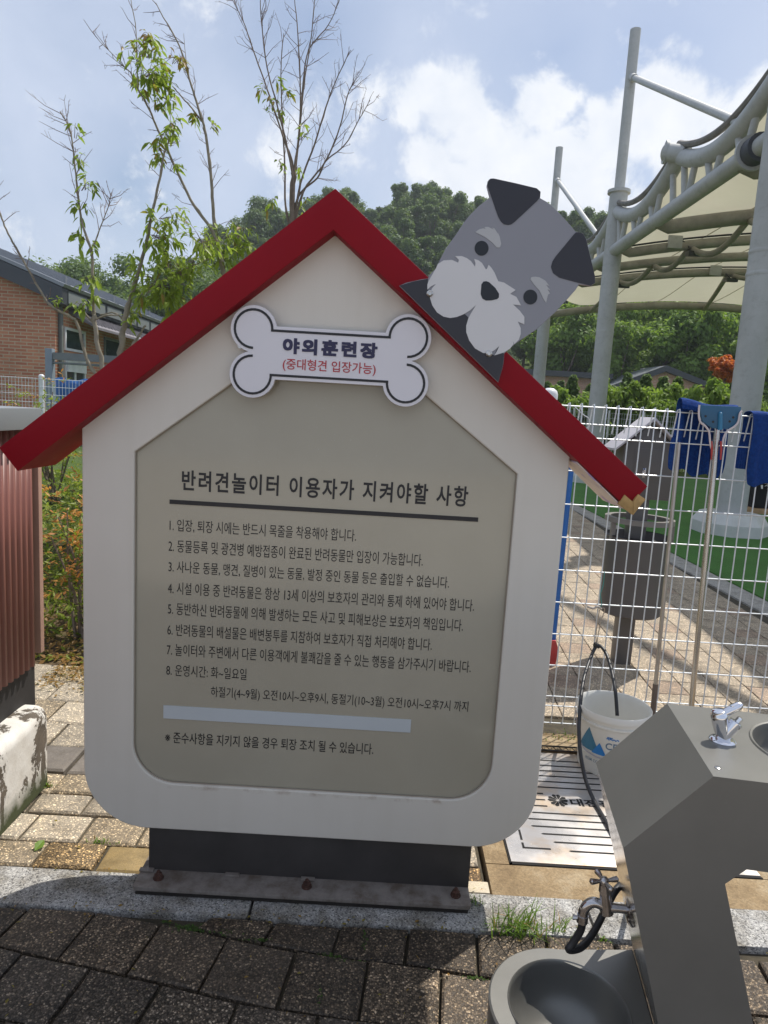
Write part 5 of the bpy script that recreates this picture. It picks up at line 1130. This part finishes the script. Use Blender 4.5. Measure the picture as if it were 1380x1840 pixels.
# sunlit meadow weeds and flower strip
M_lgrass = leafmat('meadow_leaf', (.11, .14, .025), (.30, .32, .07), .4)
mb = MB()
for i in range(5200):
    x = random.uniform(2.5, 17); y = random.uniform(22.6, 28); g = terrain(x, y)
    p = Vector((x, y, g)); d = (Vector((0, 0, 1))+rnd_unit()*.45); h = random.uniform(.15, .55); s = Vector((random.uniform(-1, 1), random.uniform(-.4, .4), 0)).normalized()*.03
    mb.add([p-s, p+s, p+d*h], [(0, 1, 2)], 0, (random.random(), 0, 0, 1))
tag(mb.build('meadow_grass', M_lgrass, None, 0), 'tall dry yellow-green grass strip in front of the conifer hedge', 'grass', kind='stuff')
# ---- thin transplanted trees on the left
class Tree:
    def __init__(s, name, label, Y, base):
        s.Y = Y; s.root = thing(name, label, 'tree', base); s.w = MB(); s.t = MB(); s.l = MB(); s.base = Vector(base)
    def br(s, pts, r0, r1, dy=(0, 0), mb=None, mi=0):
        P = [at(x, y, s.Y+dy[0]+(dy[1]-dy[0])*i/max(1, len(pts)-1)) for i, (x, y) in enumerate(pts)]
        P = smooth_path(P, 5); r0 *= .64; r1 *= .75
        for i in range(1, len(P)-1): P[i] = P[i]+rnd_unit()*r1*.6
        n = len(P); (mb or s.w).tube(P, [(r0+(r1-r0)*(i/(n-1)))*(1.25 if i % 9 == 4 else 1) for i in range(n)], 8, mi); return P
    def twigs(s, P, n, ln, lo=.3, r=.003, lean=.7, mi=0):
        for _ in range(n):
            i = random.randint(int(lo*(len(P)-2)), len(P)-2); ax = (P[i+1]-P[i]).normalized(); v = (ax*lean+rnd_unit()*Vector((1, .6, 1)).length*.42).normalized()
            l = ln*random.uniform(.4, 1.2); a_ = P[i]; b_ = a_+v*l*.5; c_ = b_+(v+rnd_unit()*.35+Vector((0, 0, .15))).normalized()*l*.5
            s.t.tube([a_, b_, c_], [r, r*.75, r*.4], 5)
            for _k in range(random.randint(1, 4)):
                t_ = random.uniform(.3, 1); e = a_.lerp(c_, t_); w_ = (v+rnd_unit()*.9).normalized(); s.t.tube([e, e+w_*l*.22], [r*.5, r*.3], 4)
    def leaves(s, px, py, rx, ry, n, ln=.12, tone=(.2, .9), dry=0., droop=.45, depth=None):
        n = int(n*1.05); ln *= .72; c = at(px, py, s.Y); sc = s.Y/FPX
        pts = [Vector(v) for v in s.w.v[::8]]; near = min(pts, key=lambda p: (p-c).length) if pts else c
        if (near-c).length > 1.2: near = c
        for _ in range(max(2, n//6)):
            q = random.uniform(0, 6.28); k = random.random()**.5; dz_ = random.uniform(-1, 1)*(depth if depth is not None else rx*sc)
            e = c+Vector((rx*sc*k*math.cos(q), dz_, ry*sc*k*math.sin(q))); st = near.lerp(c, random.uniform(.2, .9)); m_ = st.lerp(e, .5)+Vector((0, 0, .04))
            P = smooth_path([st, m_, e], 4); s.t.tube(P, [.0028-.0018*i/(len(P)-1) for i in range(len(P))], 4)
            for _l in range(6):
                p = P[random.randint(len(P)//2, len(P)-1)]+rnd_unit()*.02; d = (e-st).normalized()*.5+rnd_unit()*.9; d.z = d.z*.55-.30
                l = ln*random.uniform(.5, 1.2); leaf(s.l, p, d, l, l*random.uniform(.32, .46), 0, (random.uniform(*tone), 1. if random.random() < dry else 0, 0, 1), droop, .12)
    def finish(s, mw=M_bark, ml=M_lmag):
        s.w.build('trunk', mw, s.root, 60)
        if s.t.v: s.t.build('twigs', M_twig, s.root, 60)
        if s.l.v: s.l.build('foliage', ml, s.root, 0)
random.seed(77)
def ground_at(px, Y): x = at(px, 900, Y).x; return (x, Y, terrain(x, Y))
# A: slim tree at the far left with a side stem
T = Tree('young_magnolia', 'leftmost slim young tree with sparse drooping leaves and one long bare side stem', 5.6, ground_at(215, 5.6))
T.br([(215, 900), (208, 800), (197, 705), (183, 655), (170, 590), (168, 560)], .036, .023)
a1 = T.br([(168, 560), (166, 500), (165, 455), (152, 415), (142, 370), (135, 300), (126, 235), (108, 200)], .021, .005); T.twigs(a1, 26, .22, .55)
a2 = T.br([(165, 450), (178, 415), (195, 370), (200, 345)], .009, .003); T.twigs(a2, 14, .2, .4)
a3 = T.br([(190, 685), (160, 655), (140, 585), (128, 570), (95, 552), (80, 535), (40, 465), (15, 420), (0, 385), (-15, 340)], .022, .007); T.twigs(a3, 16, .14, .3)
a4 = T.br([(168, 580), (150, 560), (145, 545)], .014, .008)
a5 = T.br([(170, 575), (190, 567), (215, 567)], .012, .007)
for v in ((78, 222, 24), (100, 195, 20), (75, 215, 10)): pass
for (x, y, rx, ry, n) in ((138, 250, 14, 22, 12), (143, 285, 8, 14, 7), (160, 340, 18, 20, 18), (145, 375, 18, 12, 10), (147, 430, 18, 14, 14), (165, 450, 16, 14, 10), (160, 505, 20, 14, 20), (150, 555, 16, 14, 18), (172, 535, 10, 12, 8), (105, 545, 20, 8, 9), (145, 385, 12, 18, 8)): T.leaves(x, y, rx, ry, int(n*1.35), .105)
T.finish(M_barkg)
# B: forked tree with the big ragged leaf clump
T = Tree('young_magnolia', 'forked young tree with a ragged clump of yellowing leaves high on its crossing stems', 6.2, ground_at(210, 6.2))
T.br([(208, 900), (212, 760), (216, 650), (222, 585), (232, 545)], .044, .032)
b1 = T.br([(232, 545), (245, 500), (262, 440), (272, 390), (285, 330), (296, 275), (305, 250)], .03, .008); T.twigs(b1, 10, .2, .4)
b2_ = T.br([(400, 470), (390, 435), (375, 405), (342, 358), (310, 290), (285, 235), (265, 190), (248, 160), (235, 130)], .026, .007, (.3, 0)); T.twigs(b2_, 16, .2, .3)
b3_ = T.br([(235, 130), (225, 122), (205, 100), (180, 75), (160, 50)], .007, .002); T.twigs(b3_, 12, .18, .2)
b4 = T.br([(248, 160), (246, 100), (244, 50), (237, 10), (232, -20)], .008, .003); T.twigs(b4, 8, .15, .2)
T.br([(230, 560), (265, 520), (300, 500), (340, 480), (375, 465)], .013, .007); T.br([(226, 640), (245, 610), (262, 585)], .02, .011)
b5 = T.br([(222, 575), (205, 562), (180, 566)], .013, .007)
for (x, y, rx, ry, n, dry) in ((262, 78, 30, 22, 20, .25), (270, 105, 42, 26, 46, .1), (275, 135, 46, 30, 95, .08), (290, 150, 30, 22, 48, .05), (330, 115, 20, 24, 26, .75), (300, 185, 26, 18, 34, .08), (305, 215, 24, 26, 30, .06), (300, 250, 18, 20, 20, .1), (277, 268, 20, 22, 30, .35), (320, 310, 9, 12, 7, 0), (268, 70, 8, 12, 12, 1.)): T.leaves(x, y, rx, ry, int(n*1.25), .115, (.15, .85), dry)
for (x, y, rx, ry, n) in ((290, 430, 34, 28, 70), (320, 400, 40, 18, 36), (360, 430, 40, 26, 60), (300, 470, 30, 24, 46), (290, 520, 46, 30, 130), (260, 540, 24, 22, 40), (310, 545, 26, 22, 60), (245, 480, 12, 20, 12), (235, 575, 22, 16, 18), (345, 470, 26, 22, 36), (270, 400, 20, 16, 20), (330, 500, 20, 20, 30)): T.leaves(x, y, rx*1.15, ry*1.15, int(n*1.7), .115, (.45, 1.0), .03)
T.finish(M_barkg)
# C: straight bare stem right of B
T = Tree('young_magnolia', 'straight nearly bare young stem with a leafy base just left of the red gable', 6.6, ground_at(420, 6.6))
T.br([(425, 900), (420, 700), (412, 560), (405, 500), (392, 450)], .045, .03)
c1_ = T.br([(392, 450), (384, 390), (380, 330), (374, 270), (366, 225), (352, 180), (340, 140), (325, 90), (308, 55), (290, 25), (280, 5)], .026, .004); T.twigs(c1_, 26, .22, .2)
c2_ = T.br([(362, 218), (345, 195), (325, 172), (310, 155)], .012, .006)
c3_ = T.br([(337, 130), (333, 95), (330, 60)], .006, .002); T.twigs(c3_, 8, .16, .2)
for (x, y, rx, ry, n, dry) in ((388, 230, 12, 14, 7, .5), (355, 215, 14, 8, 6, .2), (420, 425, 26, 26, 60, .02), (405, 470, 26, 26, 60, .03), (440, 445, 26, 20, 40, .05), (385, 440, 24, 24, 40, .05), (450, 415, 16, 12, 14, .1), (415, 405, 16, 10, 10, 0)): T.leaves(x, y, rx, ry, n, .115, (.35, 1.), dry)
T.finish(M_barkg)
# D: many-stemmed bare tree behind the gable
T = Tree('bare_stemmed_tree', 'many-stemmed bare tree with few leaves rising behind the peak of the red roof', 7.0, ground_at(530, 7.0))
T.br([(530, 900), (527, 700), (525, 500), (524, 385), (527, 310)], .05, .034)
d_list = [[(527, 330), (515, 260), (498, 190), (480, 120), (470, 40), (467, -15)], [(527, 305), (510, 250), (480, 160), (455, 90), (438, 40), (415, -5)], [(527, 320), (538, 240), (545, 160), (560, 60), (566, -10)], [(526, 360), (534, 280), (545, 150), (555, 90), (590, 45), (610, 0)], [(540, 330), (565, 260), (590, 180), (608, 135), (630, 90)], [(545, 345), (585, 290), (610, 230), (625, 170), (635, 150)], [(535, 355), (570, 320), (585, 290), (620, 260), (645, 215), (665, 180)], [(513, 370), (512, 300), (507, 200), (505, 120), (510, 60)], [(527, 330), (540, 200), (535, 60), (528, -10)]]
for L_ in d_list:
    L_ = [(525, 425)]+L_
    P = T.br(L_, .018, .004, (0, random.uniform(-.4, .4))); T.twigs(P, 17, .24, .35, .003)
for (x, y, rx, ry, n) in ((492, 150, 14, 18, 13), (470, 160, 10, 10, 7), (480, 190, 16, 18, 18), (515, 175, 14, 20, 9), (545, 250, 16, 22, 14), (495, 300, 12, 12, 8), (535, 310, 14, 18, 12), (505, 215, 12, 16, 9), (485, 360, 12, 10, 6), (540, 370, 14, 14, 14)): T.leaves(x, y, rx, ry, n, .105, (.2, .9), .15)
T.finish(M_bark)
# ---- nandina-like shrubs on the bank
def shrub(x, y, h, r, n, label, tips=.0, mat=None, group='shrubs on the planted bank'):
    g = terrain(x, y); rt_ = thing('nandina_shrub', label, 'shrub', (x, y, g), group); st, lf = MB(), MB()
    for k in range(9):
        q = random.uniform(0, 6.28); e = Vector((x+r*.8*math.cos(q)*random.random(), y+r*.8*math.sin(q)*random.random(), g+h*random.uniform(.6, 1)))
        mid = Vector((x, y, g)).lerp(e, .5)+rnd_unit()*.05; P = smooth_path([(x+random.uniform(-.05, .05), y+random.uniform(-.05, .05), g-.03), mid, e], 4); st.tube(P, [.012-.008*i/(len(P)-1) for i in range(len(P))], 5)
        for _ in range(n//9):
            i = random.randint(int(len(P)*.55), len(P)-1); o_ = P[i]+rnd_unit()*Vector((.16, .16, .10)).length*.75; v = rnd_unit(); v.z = abs(v.z)*.3
            ax = v.normalized(); orange = random.random() < tips and o_.z > g+h*.45
            for j in range(7):
                dd = (ax+rnd_unit()*.8).normalized(); leaf(lf, o_+ax*.02*j, dd, random.uniform(.035, .06), .015, 1 if orange else 0, (random.uniform(.2, 1), 0, 0, 1), .2, .1)
    st.build('stems', M_bark, rt_, 60); lf.build('foliage', [mat or M_lnan, M_lora], rt_, 0); return rt_
random.seed(9)
SH = [(-1.83, 4.15, .85, .36, 'orange-tipped shrub behind the corrugated board, nearest the paving', .55), (-2.45, 4.5, .95, .4, 'green shrub half hidden behind the corrugated board', .1), (-2.2, 5.3, .9, .42, 'yellow-green shrub higher on the bank behind the orange-tipped one', .12),
      (-3.35, 5.4, 1.15, .5, 'yellowish feathery shrub above the pale cap of the board', .08), (-4.3, 6.2, 1.15, .55, 'feathery green shrub at the left frame edge above the pale cap', .03), (-3.2, 6.6, 1.1, .5, 'thin yellow-green shrub before the white garden fence post', .1), (-2.7, 7.0, 1.05, .5, 'green shrub before the blue tarpaulin', .05), (-1.55, 4.9, .8, .38, 'small leafy shrub just left of the cream sign', .25), (-1.6, 5.9, .9, .4, 'green shrub behind the left edge of the sign', .05), (-5.2, 7.4, 1.2, .6, 'bushy green shrub at far left by the garden fence', .0)]
for (x, y, h, r, lb, tp) in SH: shrub(x, y, h, r, 250, lb, tp, group=None)
# ground cover and leaf litter on the bank
mb = MB()
for i in range(5200):
    y = 3.75+random.random()**1.3*4.2; x = random.uniform(-.52, -.2)*y-.2; g = terrain(x, y)
    if random.random() < .45 or y < 4.15:
        quad_leaf(mb, Vector((x, y, g+.012+random.random()*.02)), (Vector((0, 0, 1))+rnd_unit()*.55).normalized(), random.uniform(.025, .06), .5, (random.random(), 1. if random.random() < .8 else 0, 0, 1))
    else:
        d = (Vector((0, 0, 1))+rnd_unit()*.9).normalized(); leaf(mb, Vector((x, y, g)), d, random.uniform(.05, .16), random.uniform(.012, .03), 0, (random.random(), 0, 0, 1), .3)
tag(mb.build('ground_cover', M_lnan, None, 0), 'weeds and dry fallen leaves covering the planted bank', 'ground cover', kind='stuff')
mb = MB()
for i in range(700):
    x = random.uniform(-1.75, -.9); y = 3.62-abs(random.gauss(0, .16)); quad_leaf(mb, Vector((x, y, .006+random.random()*.012)), (Vector((0, 0, 1))+rnd_unit()*.5).normalized(), random.uniform(.012, .04), .45, (random.random(), 1., 0, 1))
for i in range(420):
    x = random.uniform(-1.7, .36); y = random.choice([random.gauss(1.99, .012), random.uniform(1.4, 3.5), random.gauss(1.83, .02)])
    if i % 3 == 0: x, y = random.uniform(-1.0, 1.2), random.uniform(1.2, 1.82)
    if -.7 < x < .34 and 1.88 < y < 2.06: continue
    quad_leaf(mb, Vector((x, y, .006+random.random()*.003)), (Vector((0, 0, 1))+rnd_unit()*.3).normalized(), random.uniform(.004, .018), random.uniform(.15, .6), (random.random(), random.choice([1., .6]), 0, 1))
tag(mb.build('leaf_litter', M_lnan, None, 0), 'dry brown leaf litter spilling onto the rear paving', 'leaf litter', kind='stuff')
# ---- grass tufts and moss between the blocks
M_blade = leafmat('grass_blade', (.075, .16, .02), (.20, .32, .05), .4)
def tuft(px, py, n, hmin, hmax, spread, label, dry=.1):
    c = G(px, py); mb = MB()
    for _ in range(n):
        p = c+Vector((random.gauss(0, spread), random.gauss(0, spread*.35), -.004)); d = Vector((random.gauss(0, .55), random.gauss(-.1, .45), 1)).normalized(); h = random.uniform(hmin, hmax); w_ = random.uniform(.0012, .0024)
        s = Vector((-d.y, d.x, 0)); s = (s.normalized() if s.length > .01 else Vector((1, 0, 0)))*w_; cl = (random.random(), 1. if random.random() < dry else 0, 0, 1)
        bend = Vector((d.x, d.y, -.25))*h*random.uniform(.2, .8); a_, b_, e = p, p+d*h*.55, p+d*h*.9+bend*.6
        mb.add([a_-s, a_+s, b_+s*.8, b_-s*.8, e], [(0, 1, 2, 3), (3, 2, 4)], 0, cl)
    o = mb.build('grass_tuft', M_blade, None, 0); return tag(o, label, 'grass tuft')
random.seed(3)
tuft(932, 1674, 150, .03, .13, .045, 'largest green grass tuft growing along the kerb left of the dog bowl')
tuft(1002, 1672, 34, .03, .08, .022, 'small grass tuft at the kerb between the big tuft and the tap hose')
tuft(1086, 1690, 22, .01, .03, .012, 'tiny green sprig in the joint below the tap')
tuft(78, 1412, 60, .012, .04, .018, 'yellow-green weed at the foot of the white low wall end', .2)
tuft(180, 1512, 40, .006, .02, .03, 'short green weeds in the joint of the rear pavers')
tuft(855, 1625, 26, .015, .05, .02, 'thin grass at the right end of the sign base plate')
tuft(1010, 1322, 60, .01, .03, .08, 'low green weeds under the mesh fence by the bucket')
lf_ = MB(); p = G(62, 1532); leaf(lf_, p+Vector((0, 0, .006)), Vector((.15, 1, .15)), .05, .03, 0, (.9, 0, 0, 1), .0); o = lf_.build('fallen_leaf', M_blade, None, 0); tag(o, 'single fresh green leaf lying on the tan rear paver', 'leaf')
M_moss = pm('moss_green', (.045, .085, .012), .95, 0, .4, 60, .8, 250)
mb = MB()
for (px, py, n, sx_, sy_) in ((345, 1668, 260, .03, .008), (300, 1655, 30, .01, .004), (590, 1718, 120, .02, .004), (630, 1728, 80, .02, .003), (655, 1690, 90, .003, .02), (575, 1790, 60, .003, .02), (775, 1746, 60, .007, .003), (408, 1676, 90, .02, .004), (465, 1688, 80, .02, .003), (850, 1757, 60, .02, .003)):
    c = G(px, py)
    for _ in range(n): p = c+Vector((random.gauss(0, sx_), random.gauss(0, sy_), random.uniform(-.006, .002))); quad_leaf(mb, p, (Vector((0, 0, 1))+rnd_unit()*.8).normalized(), random.uniform(.004, .009), .8)
tag(mb.build('moss', M_moss, None, 0), 'green moss cushions in the joints of the dark front blocks', 'moss', kind='stuff')

# ------------------------------------------------------------------ air
mb = MB(); mb.box((-320, -13.5, -1.2), (330, 425, 60)); hz = mb.build('haze', None or D.materials.new('haze_air'), None, 0)
hm = hz.data.materials[0]; hm.use_nodes = True; ht = hm.node_tree; ht.nodes.clear()
ho_ = ht.nodes.new('ShaderNodeOutputMaterial'); hv = ht.nodes.new('ShaderNodeVolumePrincipled'); hv.inputs['Color'].default_value = (.86, .92, 1, 1); hv.inputs['Density'].default_value = .0009; hv.inputs['Anisotropy'].default_value = .2
ht.links.new(hv.outputs[0], ho_.inputs['Volume']); tag(hz, 'thin summer haze in the air', 'haze', kind='stuff')
